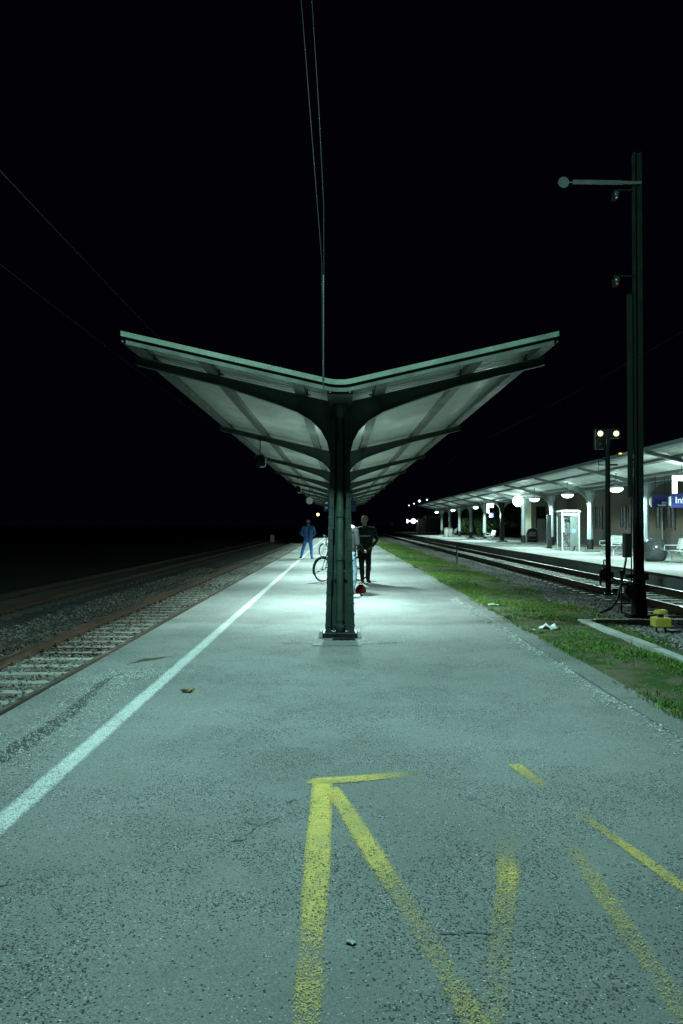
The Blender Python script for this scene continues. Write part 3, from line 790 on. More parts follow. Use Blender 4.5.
# ------------------------------------------------------------------ things hung from the near canopy
def loudspeaker(x, y, label):
    zt = arm_hi(abs(x))-.20+.02; lo = float(np.interp(abs(x), [p[0] for p in ARM_LO], [p[1] for p in ARM_LO])); zc = 3.08
    t = empty('loudspeaker', (x, y-.075, zc), label, 'loudspeaker', 'loudspeakers under the near canopy')
    b = MB(); b.tube([(0,.075,.12),(0,.075,lo-zc-.012)], .012, 8); b.box(-.05,.05,.03,.12,lo-zc-.03,lo-zc-.0125); b.build('rod', M['dark_metal'], t)
    b = MB(); b.lathe([(.05,.13),(.08,.12),(.12,.02),(.125,-.10),(.10,-.125)], (0,.075,0), 20); b.build('horn', M['mast'], t, smooth=40.0)
    b = MB(); b.tube([(.135,.075,.06),(.135,.075,-.10),(.11,.075,-.15),(0,.075,-.16)], .012, 8); b.build('bracket', M['white'], t)
loudspeaker(-1.9, NY[1]-.07, 'dark loudspeaker hung from the second roof arm left of the column')
loudspeaker(-1.83, NY[3]-.07, 'dark loudspeaker hung from the fourth roof arm, beyond the nearer one')
ck = empty('station_clock', (-1.62, NY[4]-.05, 2.82), 'round white station clock hung under the left wing of the near roof', 'clock')
lo = 3.50
b = MB(); b.lathe([(.200,-.06),(.213,-.05),(.213,.05),(.200,.06)], (0,0,0), 32); b.move(Matrix.Rotation(PI/2, 4, 'X')); b.build('case', M['grey_box'], ck, smooth=40.0)
b = MB(); b.lathe([(.182,.0605),(.182,.064)], (0,0,0), 32); b.move(Matrix.Rotation(PI/2, 4, 'X')); b.build('face', M['white'], ck)
b = MB(); b.box(-.008,.008,-.068,-.065,-.03,.15); b.move(Matrix.Rotation(R(200), 4, 'Y'))
q = len(b.v); b.box(-.011,.011,-.071,-.0685,-.03,.12); b.move(Matrix.Rotation(R(45), 4, 'Y'), q); b.build('hand', M['black'], ck)
b = MB(); b.tube([(0,0,.213),(0,0,.69)], .014, 8); b.build('rod', M['dark_metal'], ck)
ds = empty('departure_sign', (0, 58.2, 2.95), 'blue departure sign hung across the near roof behind the column', 'sign')
b = MB(); b.box(-1.22,1.22,-.10,.10,-.4,.36); b.build('panel', M['sign_blue'], ds, bevel=.01)
b = MB()
for x0, z0 in ((-1.12,.12),(-1.12,-.24)): b.box(x0, x0+.20, -.108, -.102, z0, z0+.16)
for k in range(6): b.box(-.75+k*.22, -.60+k*.22, -.107, -.102, -.02, .08)
b.build('lettering', M['white'], ds)
for q in (-.8, .8): b = MB(); b.tube([(q,0,.36),(q,0,ZS(.8)-2.97)], .014, 6); b.build('rod', M['dark_metal'], ds)

# ------------------------------------------------------------------ signals on the right
sm = empty('semaphore_signal', (5.44, 14.1, -.06), 'tall dark semaphore mast with its disc-ended arm held out left', 'signal mast')
def L(x, y, z): return (x-5.44, y-14.1, z+.06)
b = MB()
for s in (-1, 1):
    b.box(s*.06-.010, s*.06+.010, -.06, .06, .0, 8.43)
b.box(-.049, .049, -.006, .006, .0, 8.43)
for k in range(26): b.box(-.049, .049, .045, .055, .2+k*.32, .26+k*.32)
b.build('mast', M['mast'], sm)
b = MB(); b.hexa([(-.11,-.11,0),(.11,-.11,0),(.11,.11,0),(-.11,.11,0),(-.073,-.08,.7),(.073,-.08,.7),(.073,.08,.7),(-.073,.08,.7)]); b.box(-.2,.2,-.2,.2,-.1,.0); b.build('foot', M['mast'], sm)
b = MB(); b.box(-.185, -.115, -.05, .04, 2.12, 5.83)
for k in range(8): b.box(-.114, -.071, -.02, .0, 2.3+k*.48, 2.34+k*.48)
b.build('side_channel', M['mast'], sm)
b = MB(); b.hexa([(-1.20,-.10,7.815),(-.31,-.10,7.805),(-.31,-.085,7.805),(-1.20,-.085,7.815),(-1.20,-.10,7.895),(-.31,-.10,7.885),(-.31,-.085,7.885),(-1.20,-.085,7.895)])
b.hexa([(-.31,-.10,7.815),(.05,-.10,7.82),(.05,-.08,7.82),(-.31,-.08,7.815),(-.31,-.10,7.875),(.05,-.10,7.87),(.05,-.08,7.87),(-.31,-.08,7.875)])
arm = b.build('semaphore_arm', M['arm_grey'], sm)
b = MB(); b.lathe([(.10,0),(.10,.014)], (0,0,0), 28); b.move(Matrix.Translation((-1.37,-.085,7.85)) @ Matrix.Rotation(PI/2, 4, 'X')); b.tube([(-1.29,-.092,7.85),(-1.19,-.092,7.85)], .012, 6); b.build('disc', M['arm_grey'], arm)
for z, lens in ((7.63, 'lens_green'), (6.05, 'lens_green')):
    b = MB(); b.box(-.44, -.36, -.09, .09, z-.07, z+.08); b.box(-.36, -.082, -.02, .0, z+.10, z+.13); b.box(-.43,-.37,-.015,.005,z+.08,z+.13)
    lp = b.build('signal_lamp', M['mast'], sm, bevel=.01)
    b = MB(); b.ball((-.40,-.095,z+.02), .045, .022, .045, 14, 8); b.build('lens', M[lens], lp, smooth=60.0)
    b = MB(); b.ball((-.40,-.095,z-.055), .03, .018, .03, 12, 8); b.build('lens', M['lens_red'], lp, smooth=60.0)
b = MB(); b.box(-.28, -.17, -.07, .07, 1.02, 1.46); b.build('control_box', M['grey_box'], sm, bevel=.01)
b = MB(); b.tube([(-.15,-.03,.15),(-.15,-.03,2.12)], .012, 6); b.tube([(-.11,-.03,.1),(-.11,-.03,2.12)], .009, 6)
b.tube([(-.24,-.02,1.02),(-.28,-.03,.8),(-.36,-.04,.5),(-.42,-.05,.25),(-.55,-.1,.1),(-.75,-.1,.03)], .020, 8)
b.tube([(-.36,-.1,.02),(-.36,-.1,.75)], .018, 8); b.box(-.40,-.31,-.14,-.06,.72,.80)
b.build('cable', M['black'], sm)
b = MB(); b.box(-.25, -.10, -.12, .10, .30, .52); b.box(-.32,-.20,-.06,.05,.521,.56); b.box(-.24,-.12,-.05,.05,.65,.72); b.tube([(-.34,0,.43),(-.5,0,.43)], .03, 10); b.tube([(-.215,-.13,.43),(-.215,-.19,.43)], .11, 18); b.box(-.13,.12,-.15,-.105,.62,.75)
b.build('wire_gear', M['black'], sm, bevel=.008)

ss = empty('shunting_signal', (5.985, 17.3, -.09), 'short signal post with two lit yellowish lamps beside the taller mast', 'signal post')
b = MB(); b.tube([(0,0,0),(0,0,3.45)], [.062, .052], 12); b.build('post', M['mast'], ss, smooth=40.0)
b = MB(); b.box(-.30, .28, -.06, .07, 3.57, 3.79); b.box(-.30, -.06, -.055, .065, 3.33, 3.569); b.box(-.05,.05,-.05,.05,3.42,3.569); hd = b.build('signal_head', M['black'], ss, bevel=.015)
for x, z, m_ in ((-.185,3.675,'warm_lamp'), (.17,3.675,'warm_lamp'), (-.17,3.44,'glass_dark')):
    b = MB(); b.ball((x,-.075,z), .062, .04, .062, 20, 10); b.build('lamp_lens', M[m_], hd, smooth=60.0)
    b = MB()
    for k in range(12):
        a0, a1 = R(15*k), R(15*(k+1)); q = .076
        b.hexa([(x+q*math.cos(a0),-.0605,z+q*math.sin(a0)),(x+q*math.cos(a1),-.0605,z+q*math.sin(a1)),(x+(q+.008)*math.cos(a1),-.0605,z+(q+.008)*math.sin(a1)),(x+(q+.008)*math.cos(a0),-.0605,z+(q+.008)*math.sin(a0)),
                (x+q*math.cos(a0),-.10,z+q*math.sin(a0)),(x+q*math.cos(a1),-.10,z+q*math.sin(a1)),(x+(q+.008)*math.cos(a1),-.10,z+(q+.008)*math.sin(a1)),(x+(q+.008)*math.cos(a0),-.10,z+(q+.008)*math.sin(a0))])
    b.build('hood', M['black'], hd)
b = MB(); b.tube([(-.05,0,3.12),(-.20,0,3.12),(-.20,0,2.66),(-.05,0,2.66)], .014, 8); b.tube([(0,-.05,2.98),(.21,-.05,2.98)], .018, 8); b.tube([(-.2,0,2.98),(-.05,0,2.98)], .012, 6); b.build('step_iron', M['mast'], ss)
b = MB(); b.box(-.15,-.070,-.06,.06,.42,.66); b.box(-.19,-.155,-.03,.03,.30,.62); b.box(.066,.11,-.03,.03,.45,.60); b.box(-.10,.08,-.10,-.068,.34,.40); b.tube([(-.13,-.1,.62),(-.13,-.1,.85),(.02,-.1,.90)], .02, 8); b.box(-.09,.09,-.09,.09,.0,.12); b.build('junction_gear', M['black'], ss, bevel=.008)
b = MB(); b.box(-.14, .14, -.16, .16, .0, .07); b.build('foot', M['concrete'], ss, bevel=.01)

yb = empty('yellow_track_box', (4.99, 12.07, -.135), 'small yellow box with a lid on thin legs in the gravel', 'track box')
b = MB(); b.box(-.125,.125,-.11,.11,.11,.255); b.build('box', M['yellow_box'], yb, bevel=.012)
b = MB(); b.lathe([(.10,.305),(.115,.315),(.11,.35),(.06,.375)], (0,0,0), 20, 1, .8); b.build('lid', M['yellow_box'], yb, smooth=40.0)
b = MB(); b.tube([(0,0,.25),(0,0,.31)], .045, 10); b.build('neck', M['black'], yb)
for s in (-1, 1): b = MB(); b.tube([(s*.07,0,-.02),(s*.07,0,.112)], .016, 8); b.build('leg', M['black'], yb)
b = MB(); b.tube([(.07,.02,.05),(.2,.1,.02),(.45,.3,.0)], .014, 8); b.build('cable', M['black'], yb)

b = MB()
for k in range(10): b.box(4.02, 4.15, 3.0+k*1.0, 3.994+k*1.0, -.22, -.02+random.uniform(-.008, .008))
for k in range(5): b.box(4.02+k*.27, 4.285+k*.27, 13.02, 13.14, -.22, -.035+random.uniform(-.008, .008))
tag(b.build('concrete_edging', M['concrete'], bevel=.008), 'low L-shaped concrete edging in the grass before the semaphore mast', 'edging')
b = MB(); b.tube([(4.95,32.8,-.2),(4.95,32.8,.62)], .03, 8); b.box(4.91,4.99,32.76,32.78,.5,.72); tag(b.build('marker_post', M['black']), 'thin black post standing in the gravel by the far track', 'post')

def marker(x, y, z, h, label):
    t = empty('marker_post', (x, y, z), label, 'post')
    b = MB(); b.box(-.04,.04,-.03,.03,0,h*.45); b.build('stake', M['grey_box'], t)
    b = MB(); b.box(-.22,.22,-.04,-.0305,h*.4,h); b.build('plate', M['dirty_white'], t, bevel=.004)
marker(-6.9, 79, -.7, 1.15, 'pale marker plate between the two left tracks')
marker(-6.0, 118, -.7, 1.2, 'small pale marker plate farther along the left track')
ls = empty('distant_signal', (-6.6, 232, -.7), 'distant signal with one small yellow light beyond the blue dressed man', 'signal post')
b = MB(); b.tube([(0,0,0),(0,0,5.6)], .07, 8); b.build('post', M['mast'], ls)
b = MB(); b.box(-.3,.3,-.1,.1,4.6,5.6); b.build('signal_head', M['black'], ls)
b = MB(); b.ball((0,-.12,5.1), .42, .1, .42, 16, 8); b.build('lamp_lens', M['yellow_lamp'], ls)
yp = empty('yellow_sign_post', (10.0, 152, .15), 'small yellow sign on a post at the end of the far platform', 'sign')
b = MB(); b.tube([(0,0,0),(0,0,1.2)], .05, 8); b.build('post', M['grey_box'], yp)
b = MB(); b.box(-.35,.35,-.06,-.03,.95,1.75); b.build('plate', M['yellow_box'], yp)

# ------------------------------------------------------------------ far platform furniture
def bench(x, y, label):
    t = empty('bench', (x, y, .15), label, 'bench', 'white wire benches on the far platform')
    b = MB()
    for k in range(7): b.box(-.24+k*.07, -.19+k*.07, -.85, .85, .42, .44)
    b.build('seat', M['bench_white'], t)
    b = MB()
    for k in range(6): b.hexa([(.25+k*.018,-.85,.50+k*.065),(.262+k*.018,-.85,.50+k*.065),(.262+k*.018,.85,.50+k*.065),(.25+k*.018,.85,.50+k*.065),(.262+k*.018,-.85,.55+k*.065),(.274+k*.018,-.85,.55+k*.065),(.274+k*.018,.85,.55+k*.065),(.262+k*.018,.85,.55+k*.065)])
    b.build('backrest', M['bench_white'], t)
    for yy in (-.55, .55):
        b = MB(); b.tube([(-.05,yy,0),(-.05,yy,.24),(-.22,yy,.415)], .028, 8); b.tube([(-.05,yy,.22),(.20,yy,.415),(.26,yy,.46),(.38,yy,.90)], .024, 8); b.box(-.16,.10,yy-.05,yy+.05,0,.02); b.build('leg', M['bench_white'], t)
    b = MB()
    for yy in (-.83, .83): b.tube([(-.22,yy,.43),(-.20,yy,.62),(.26,yy,.62)], .016, 8)
    b.build('armrest', M['bench_white'], t)
    return t
bench(12.55, 36.0, 'white wire bench between the short signal post and the mast')
bench(12.45, 28.4, 'white wire bench beside the grey ball at the right edge')
bench(12.6, 65.2, 'small distant white bench beside the unlit column painted black')
bench(12.6, 86.5, 'small distant white bench near the pale bins')
b = MB(); b.lathe([(.28,0),(.38,.04),(.46,.18),(.49,.38),(.475,.56),(.40,.72),(.26,.83),(.10,.875),(.01,.88)], (0,0,0), 40, 1.0, 1.0)
o = b.build('stone_ball', M['ball'], smooth=80.0, loc=(12.05, 29.7, .15)); tag(o, 'large glossy dark grey ball on the far platform by the mast', 'stone ball')
pb = empty('phone_booth', (12.25, 41.6, .15), 'pale phone booth with lit blue screens under the far roof', 'phone booth')
b = MB()
for x in (-.45, .45):
    for y in (-.45, .45): b.box(x-.035, x+.035, y-.035, y+.035, 0, 2.06)
b.box(-.41,.41,-.47,-.44,1.86,2.0); b.box(-.47,-.44,-.41,.41,1.86,2.0); b.build('frame', M['dirty_white'], pb, bevel=.008)
b = MB(); b.hexa([(-.56,-.56,2.06),(.56,-.56,2.06),(.56,.56,2.06),(-.56,.56,2.06),(-.46,-.46,2.17),(.46,-.46,2.17),(.46,.46,2.17),(-.46,.46,2.17)]); b.build('roof', M['white'], pb, bevel=.02)
b = MB(); b.box(-.02,.40,-.46,-.435,.25,1.855); b.box(-.02,.07,-.46,-.435,.0,.249); b.box(.31,.40,-.46,-.435,.0,.249); b.build('side_panel', M['grey_box'], pb)
b = MB(); b.box(-.455,-.435,-.41,.41,.2,1.84); b.build('side_panel', M['far_arm'], pb)
b = MB(); b.box(-.40,.40,.42,.44,.2,1.95); b.build('rear_panel', M['steel'], pb)
b = MB(); b.box(-.34,-.12,.30,.41,.8,1.8); ph = b.build('telephone', M['dark_metal'], pb, bevel=.01)
b = MB(); b.box(-.32,-.14,.285,.299,1.0,1.75); b.build('screen', M['cyan_screen'], ph)
b = MB(); b.lathe([(.10,0),(.10,.012)], (0,0,0), 20); b.move(Matrix.Translation((.16,-.465,1.05)) @ Matrix.Rotation(PI/2, 4, 'X')); b.build('lit_badge', M['blue_screen'], pb)
ib = empty('timetable_board', (12.2, 45.2, .15), 'tall narrow grey timetable board left of the phone booth', 'notice board')
b = MB(); b.box(-.13,.13,-.05,.05,.05,1.95); b.build('panel', M['grey_box'], ib, bevel=.01)
b = MB(); b.box(-.11,.11,-.058,-.0505,.5,1.88); b.build('poster', M['far_arm'], ib)
b = MB(); b.box(-.16,.16,-.12,.12,0,.049); b.build('foot', M['dark_metal'], ib)
nb = empty('litter_bin', (14.9, 60.2, .15), 'round-topped bin with a coloured poster in front of the cream annex', 'bin')
b = MB()
arc = [(-.40,0),(.40,0),(.40,.78)]+[(.40*math.cos(a), .78+.30*math.sin(a)) for a in np.linspace(0, PI, 10)[1:]]
b.prism_y(arc, -.2, .2); b.build('body', M['dark_metal'], nb, bevel=.01)
b = MB(); b.box(-.30,.30,-.212,-.2005,.22,.82); b.build('poster', M['pale_hood'], nb)
b = MB(); b.box(-.28,.28,-.222,-.2125,.26,.46); b.build('poster_picture', M['red_cloth'], nb)
def bin_(x, y, label):
    t = empty('litter_bin', (x, y, .15), label, 'bin')
    b = MB(); b.lathe([(.22,0),(.26,.05),(.27,.85),(.25,.9)], (0,0,0), 16); b.build('body', M['dirty_white'], t, smooth=40.0)
    b = MB(); b.lathe([(.28,.905),(.28,.95),(.15,1.05)], (0,0,0), 16); b.build('lid', M['yellow_box'] if 'yellow' in label else M['grey_box'], t, smooth=40.0)
bin_(11.55, 84.2, 'small distant pale bin with a yellow lid among the far columns'); bin_(12.1, 85.0, 'small distant pale bin with a grey lid among the far columns')

def text(name, s, size, loc, mat, parent, ext=.004, rz=0):
    c = bpy.data.curves.new(name, 'FONT'); c.body = s; c.size = size; c.extrude = ext; c.align_x = 'LEFT'
    tmp = bpy.data.objects.new(name, c); COL.objects.link(tmp)
    me = bpy.data.meshes.new_from_object(tmp.evaluated_get(bpy.context.evaluated_depsgraph_get()))
    bpy.data.objects.remove(tmp)
    me.materials.clear(); me.materials.append(mat)
    o = bpy.data.objects.new(name, me); COL.objects.link(o); o.parent = parent
    o.location = loc; o.rotation_euler = (PI/2, 0, rz)
    return o
def hung_sign(x0, x1, y, z0, z1, label):
    xc = (x0+x1)/2
    t = empty('platform_sign', (xc, y, z0), label, 'sign')
    b = MB(); b.box(x0-xc, x1-xc, -.07, .07, 0, z1-z0); b.build('panel', M['sign_blue'], t, bevel=.008)
    b = MB(); b.box(x0-xc-.06, x0-xc-.002, -.06, .06, .08, z1-z0-.12); b.build('end_cap', M['dirty_white'], t)
    return t
s1 = hung_sign(12.02, 12.70, 29.9, 2.22, 2.70, 'left blue sign with small white lettering, beside the mast')
b = MB(); xx = -.12
for k in range(7): wdt = random.uniform(.025, .05); b.box(xx, xx+wdt, -.075, -.0702, .04, .04+random.uniform(.05, .08)); xx += wdt+.012
xx = .04
for k in range(4): wdt = random.uniform(.03, .05); b.box(xx, xx+wdt, -.075, -.0702, .14, .14+random.uniform(.05, .08)); xx += wdt+.012
b.build('lettering', M['dirty_white'], s1)
for q in (-.18, .18): b = MB(); b.tube([(q,0,.48),(q,0,ZS(.44)+.06-2.22-.10)], .012, 6); b.build('rod', M['dark_metal'], s1)
b = MB(); b.tube([(.12,.1,-2.07),(.12,.1,.2)], .03, 8); b.build('post', M['grey_box'], s1)
s2 = hung_sign(11.95, 13.5, 28.0, 2.16, 2.68, 'blue sign with large white lettering at the right picture edge')
text('lettering', 'Info', .34, (-.64, -.075, .16), M['white'], s2)
for q in (-.5, .5): b = MB(); b.tube([(q,0,.52),(q,0,ZS(abs(q-.08))+.06-2.16-.02)], .012, 6); b.build('rod', M['dark_metal'], s2)
lb = empty('strip_light', (11.85, 26.6, 2.62), 'bright white strip light bent in an L above the blue sign', 'lamp')
b = MB(); b.box(-.42,.9,-.05,.05,.44,.62); b.box(-.42,-.28,-.05,.05,0,.439); b.build('diffuser', M['lamp'], lb, bevel=.02)
b = MB(); b.tube([(-.1,0,.62),(-.1,0,ZS(1.05)+.06-2.62-.02)], .012, 6); b.build('rod', M['dark_metal'], lb)
point('lamp_light', (0,-.4,.2), 120, lb)
lb2 = empty('strip_light', (12.1, 62.3, 2.55), 'white strip light with a vertical end beyond the big round lamp', 'lamp')
b = MB(); b.box(-.3,.25,-.05,.05,.35,.68); b.box(-.3,-.12,-.05,.05,-.1,.349); b.build('diffuser', M['lamp_far'], lb2, bevel=.02)
b = MB(); b.box(-.1,.25,-.04,.04,-.45,-.101); b.build('panel', M['sign_blue'], lb2)
b = MB(); b.tube([(0,0,.68),(0,0,ZS(.7)+.06-2.55-.02)], .012, 6); b.build('rod', M['dark_metal'], lb2)
gc = empty('globe_lamp', (12.0, 52.2, 3.48), 'big round white globe lamp in the row under the far roof', 'lamp')
b = MB(); b.ball((0,0,0), .36, .36, .36, 28, 16); b.build('globe', M['lamp'], gc, smooth=80.0)
b = MB(); b.tube([(0,0,.37),(0,0,ZS(.8)+.06-3.48-.02 if ZS(.8)+.06-3.48-.02 > .38 else .40)], .02, 8); b.build('rod', M['dark_metal'], gc)
gc.location.z = 3.12
point('lamp_light', (0,0,-.5), 280, gc)
point('lamp_light', (0,-.4,-.3), 200, lb2)
am = empty('amber_lamp', (9.93, 27.4, 4.06), 'tiny amber light on the edge of the far roof', 'lamp')
b = MB(); b.ball((0,0,.0), .055, .04, .03, 14, 8); b.build('lens', M['amber'], am); b = MB(); b.box(-.1,.1,-.05,.05,-.045,-.021); b.build('base', M['dark_metal'], am)

# ------------------------------------------------------------------ station building and what lies beyond
sb = empty('station_building', (17.2, 40, -.1), 'long brown station building with paired dark windows behind the far platform', 'building')
X = 0.0
b = MB(); b.box(0, 10, -26, 21.9, 0, 5.2); b.build('wall', M['wall_brown'], sb)
b = MB(); b.box(-.06, -.002, -26, 21.9, .2, 1.15); b.build('plinth', M['plinth'], sb)
b = MB(); b.prism_y([(-.3,5.2),(10.6,5.2),(5,6.4)], -26.5, 22.2); b.build('roof', M['roof_tile'], sb)
for yc in (-13.6, -8.2, -2.7-.4, 0.9-.0, 6.3, 11.9):
    for dy in (-.7, .7):
        y = yc+dy
        b = MB()
        for (ya, yb_, za, zb) in ((y-.52,y+.52,2.72,2.82),(y-.52,y-.44,1.45,2.72),(y+.44,y+.52,1.45,2.72),(y-.03,y+.03,1.45,2.72)): b.box(-.06,-.002,ya,yb_,za,zb)
        w = b.build('window', M['plinth'], sb)
        b = MB(); b.box(-.03,-.004,y-.44,y-.03,1.45,2.72); b.box(-.03,-.004,y+.03,y+.44,1.45,2.72); b.build('pane', M['glass_dark'], w)
        b = MB(); b.box(-.10,-.002,y-.56,y+.56,1.36,1.448); b.build('sill', M['wall_brown'], w)
an = empty('annex', (15.3, 62, .0), 'cream rendered annex with tall windows beside the brown station building', 'building')
b = MB(); b.box(0, 8, 0, 2.0, .15, 4.8); b.build('wall', M['wall_cream'], an)
b = MB(); b.box(-.15, 8.2, -.15, 2.2, 4.802, 5.0); b.box(-.08,8.08,-.08,-.002,3.35,3.55); b.build('cornice', M['wall_cream'], an)
for x in (.78, 2.6):
    b = MB()
    for (xa, xb, za, zb) in ((x-.40,x+.40,2.9,2.98),(x-.40,x-.33,1.25,2.9),(x+.33,x+.40,1.25,2.9),(x-.33,x+.33,1.98,2.04),(x-.03,x+.03,2.04,2.9)): b.box(xa,xb,-.06,-.002,za,zb)
    w = b.build('window', M['plinth'], an)
    b = MB(); b.box(x-.33,x-.03,-.03,-.004,2.04,2.9); b.box(x+.03,x+.33,-.03,-.004,2.04,2.9); b.build('pane', M['glass_dark'], w)
    b = MB(); b.box(x-.33,x+.33,-.03,-.004,1.25,1.98); b.build('blind', M['far_column'], w)
b = MB(); b.box(-.04,-.002,0.1,1.9,.15,1.0); b.box(-.04,7.9,-.04,-.003,.15,1.0); b.build('plinth', M['concrete'], an)

def tree(x, y, z, h, rad, label, n=5000, squat=False):
    t = empty('broadleaf_tree' if not squat else 'bush', (x, y, z), label, 'tree' if not squat else 'bush', None)
    b = MB(); pts = [(0,0,-.1),(.08,.05,h*.3),(-.05,.1,h*.6),(.05,0,h*.85)]; b.tube(pts, [h*.03+.05, h*.024+.03, h*.014+.02, .02], 8)
    cl = []
    for k in range(14):
        a = random.random()*2*PI; zz = h*(random.uniform(.15 if squat else .35, .95)); rr = rad*random.uniform(.3, .8)*math.sin(PI*min(.95, max(.15, zz/h)))
        c = Vector((math.cos(a)*rr, math.sin(a)*rr, zz)); cl.append((c, rad*random.uniform(.28, .5)))
        b.tube([(0,0,max(.1, zz*.6)), tuple(c*.6+Vector((0,0,zz*.3))), tuple(c)], [.05,.03,.012], 5)
    b.build('trunk', M['bark'], t)
    V = []; Fc = []
    for i in range(n):
        c, r = random.choice(cl)
        d = Vector((random.gauss(0,1), random.gauss(0,1), random.gauss(0,1))).normalized()*r*random.uniform(.45, 1.05)
        p = c+d; s = random.uniform(.06, .13)*(1+h*.04)
        u = Vector((random.gauss(0,1), random.gauss(0,1), random.gauss(0,.6))).normalized(); w = u.orthogonal().normalized()
        o = len(V); V += [tuple(p-u*s), tuple(p+w*s*.5), tuple(p+u*s), tuple(p-w*s*.5)]; Fc.append((o, o+1, o+2, o+3))
    np_mesh('crown', np.array(V), np.array(Fc), M['leaves'], t)
tree(16.4, 78, .1, 5.0, 2.6, 'dark leafy tree behind the middle far columns')
tree(17.6, 88, .1, 6.0, 3.0, 'dark leafy tree beside the bright bushes behind the far columns')
tree(15.9, 84, .15, 2.4, 1.8, 'low green bush lit behind the paired blue columns', 3500, True)
tree(16.2, 94, .15, 2.6, 2.0, 'low green bush near the far end of the far roof', 3500, True)
tree(17.0, 104, .1, 6.5, 3.2, 'dark leafy tree at the far end of the far roof')
def street_lamp(px, py, y, label, r=.13):
    x = (px-VX)/F*y; z = EYE+(VY-py)/F*y
    t = empty('street_lamp', (x, y, .15), label, 'street lamp', 'street lamps beyond the far roof')
    b = MB(); b.tube([(0,0,0),(0,0,z-.35)], [.08,.05], 8); b.build('post', M['grey_box'], t)
    b = MB(); b.ball((0,0,z-.15), r, r, r, 16, 10); b.build('globe', M['lamp_far'], t, smooth=80.0)
    return t
street_lamp(427, 499.8, 116, 'faint street lamp touching the end of the far roof')
street_lamp(419.5, 501, 126, 'brightest of the street lamps beyond the far roof', .21)
street_lamp(414, 503.7, 140, 'third street lamp from the right beyond the far roof')
street_lamp(409, 505.4, 154, 'leftmost and smallest street lamp beyond the far roof')
kb = empty('low_shelter', (15.0, 130, .1), 'low dark shelter with two white wall lamps at the far end', 'shelter')
b = MB(); b.box(-2.0,3.2,0,4,0,2.4); b.build('wall', M['plinth'], kb)
b = MB(); b.box(-.7,2.8,-1.0,4.2,2.402,2.85); b.build('roof', M['far_column'], kb)
b = MB(); b.ball((-2.75,-.6,1.95), .42, .4, .40, 20, 12); b.tube([(-2.75,-.25,1.95),(-2.0,.05,1.95)], .06, 8); b.build('wall_lamp', M['lamp'], kb, smooth=70.0)
b = MB(); b.ball((-3.75,-.6,1.95), .13, .2, .34, 16, 10); b.tube([(-3.75,-.25,1.95),(-2.0,.2,1.95)], .06, 8); b.build('wall_lamp', M['lamp'], kb, smooth=70.0)

# ------------------------------------------------------------------ people
def body(name, caps, mats, parent, vox=.0075):
    """one continuous figure: tapered limbs and ellipsoids fused into a single skin, then coloured by the limb they came from"""
    b = MB()
    for (p0, p1, r0, r1, mk) in caps:
        p0, p1 = Vector(p0), Vector(p1); d = p1-p0; l = d.length
        if l < 1e-5: b.ball(tuple(p0), r0, r0, r1, 14, 10); continue
        d = d/l; pts = []; rs = []
        for k in range(5): a = -PI/2+PI/2*k/4; pts.append(p0+d*r0*math.sin(a)); rs.append(max(.0008, r0*math.cos(a)))
        for k in range(5): a = PI/2*k/4; pts.append(p1+d*r1*math.sin(a)); rs.append(max(.0008, r1*math.cos(a)))
        b.tube([tuple(p) for p in pts], rs, 14)
    tmp = b.build('tmp', M['skin'])
    rm = tmp.modifiers.new('r', 'REMESH'); rm.mode = 'VOXEL'; rm.voxel_size = vox
    smo = tmp.modifiers.new('s', 'SMOOTH'); smo.factor = .5; smo.iterations = 3
    me = bpy.data.meshes.new_from_object(tmp.evaluated_get(bpy.context.evaluated_depsgraph_get()))
    bpy.data.objects.remove(tmp)
    n = len(me.vertices); co = np.empty(n*3, np.float32); me.vertices.foreach_get('co', co); co = co.reshape(-1, 3)
    keys = []
    best = np.full(n, 1e9); mi = np.zeros(n, int)
    for (p0, p1, r0, r1, mk) in caps:
        if mk not in keys: keys.append(mk)
        a = np.array(p0); d = np.array(p1)-a; L2 = max(1e-9, (d*d).sum())
        t = np.clip(((co-a)@d)/L2, 0, 1); q = a+t[:,None]*d
        dist = np.linalg.norm(co-q, axis=1)-(r0+(r1-r0)*t)
        better = dist < best; best[better] = dist[better]; mi[better] = keys.index(mk)
    # cloth folds
    nr = np.empty(n*3, np.float32); me.vertex_normals.foreach_get('vector', nr); nr = nr.reshape(-1, 3)
    co2 = co.copy()
    for i in range(n):
        if keys[mi[i]] in ('skin', 'eye', 'lips'): continue
        x, y, z = map(float, co[i])
        k = mnoise.noise(Vector((x*9, y*9, z*5)))*.008+mnoise.noise(Vector((x*22, y*22, z*14+5)))*.004
        co2[i] += nr[i]*k
    me.vertices.foreach_set('co', co2.ravel()); me.update()
    me.materials.clear()
    for k in keys: me.materials.append(M[mats.get(k, k)])
    pm = []
    for p in me.polygons: pm.append(int(mi[p.vertices[0]]))
    me.polygons.foreach_set('material_index', pm)
    me.polygons.foreach_set('use_smooth', [True]*len(me.polygons))
    o = bpy.data.objects.new(name, me); COL.objects.link(o); o.parent = parent
    return o

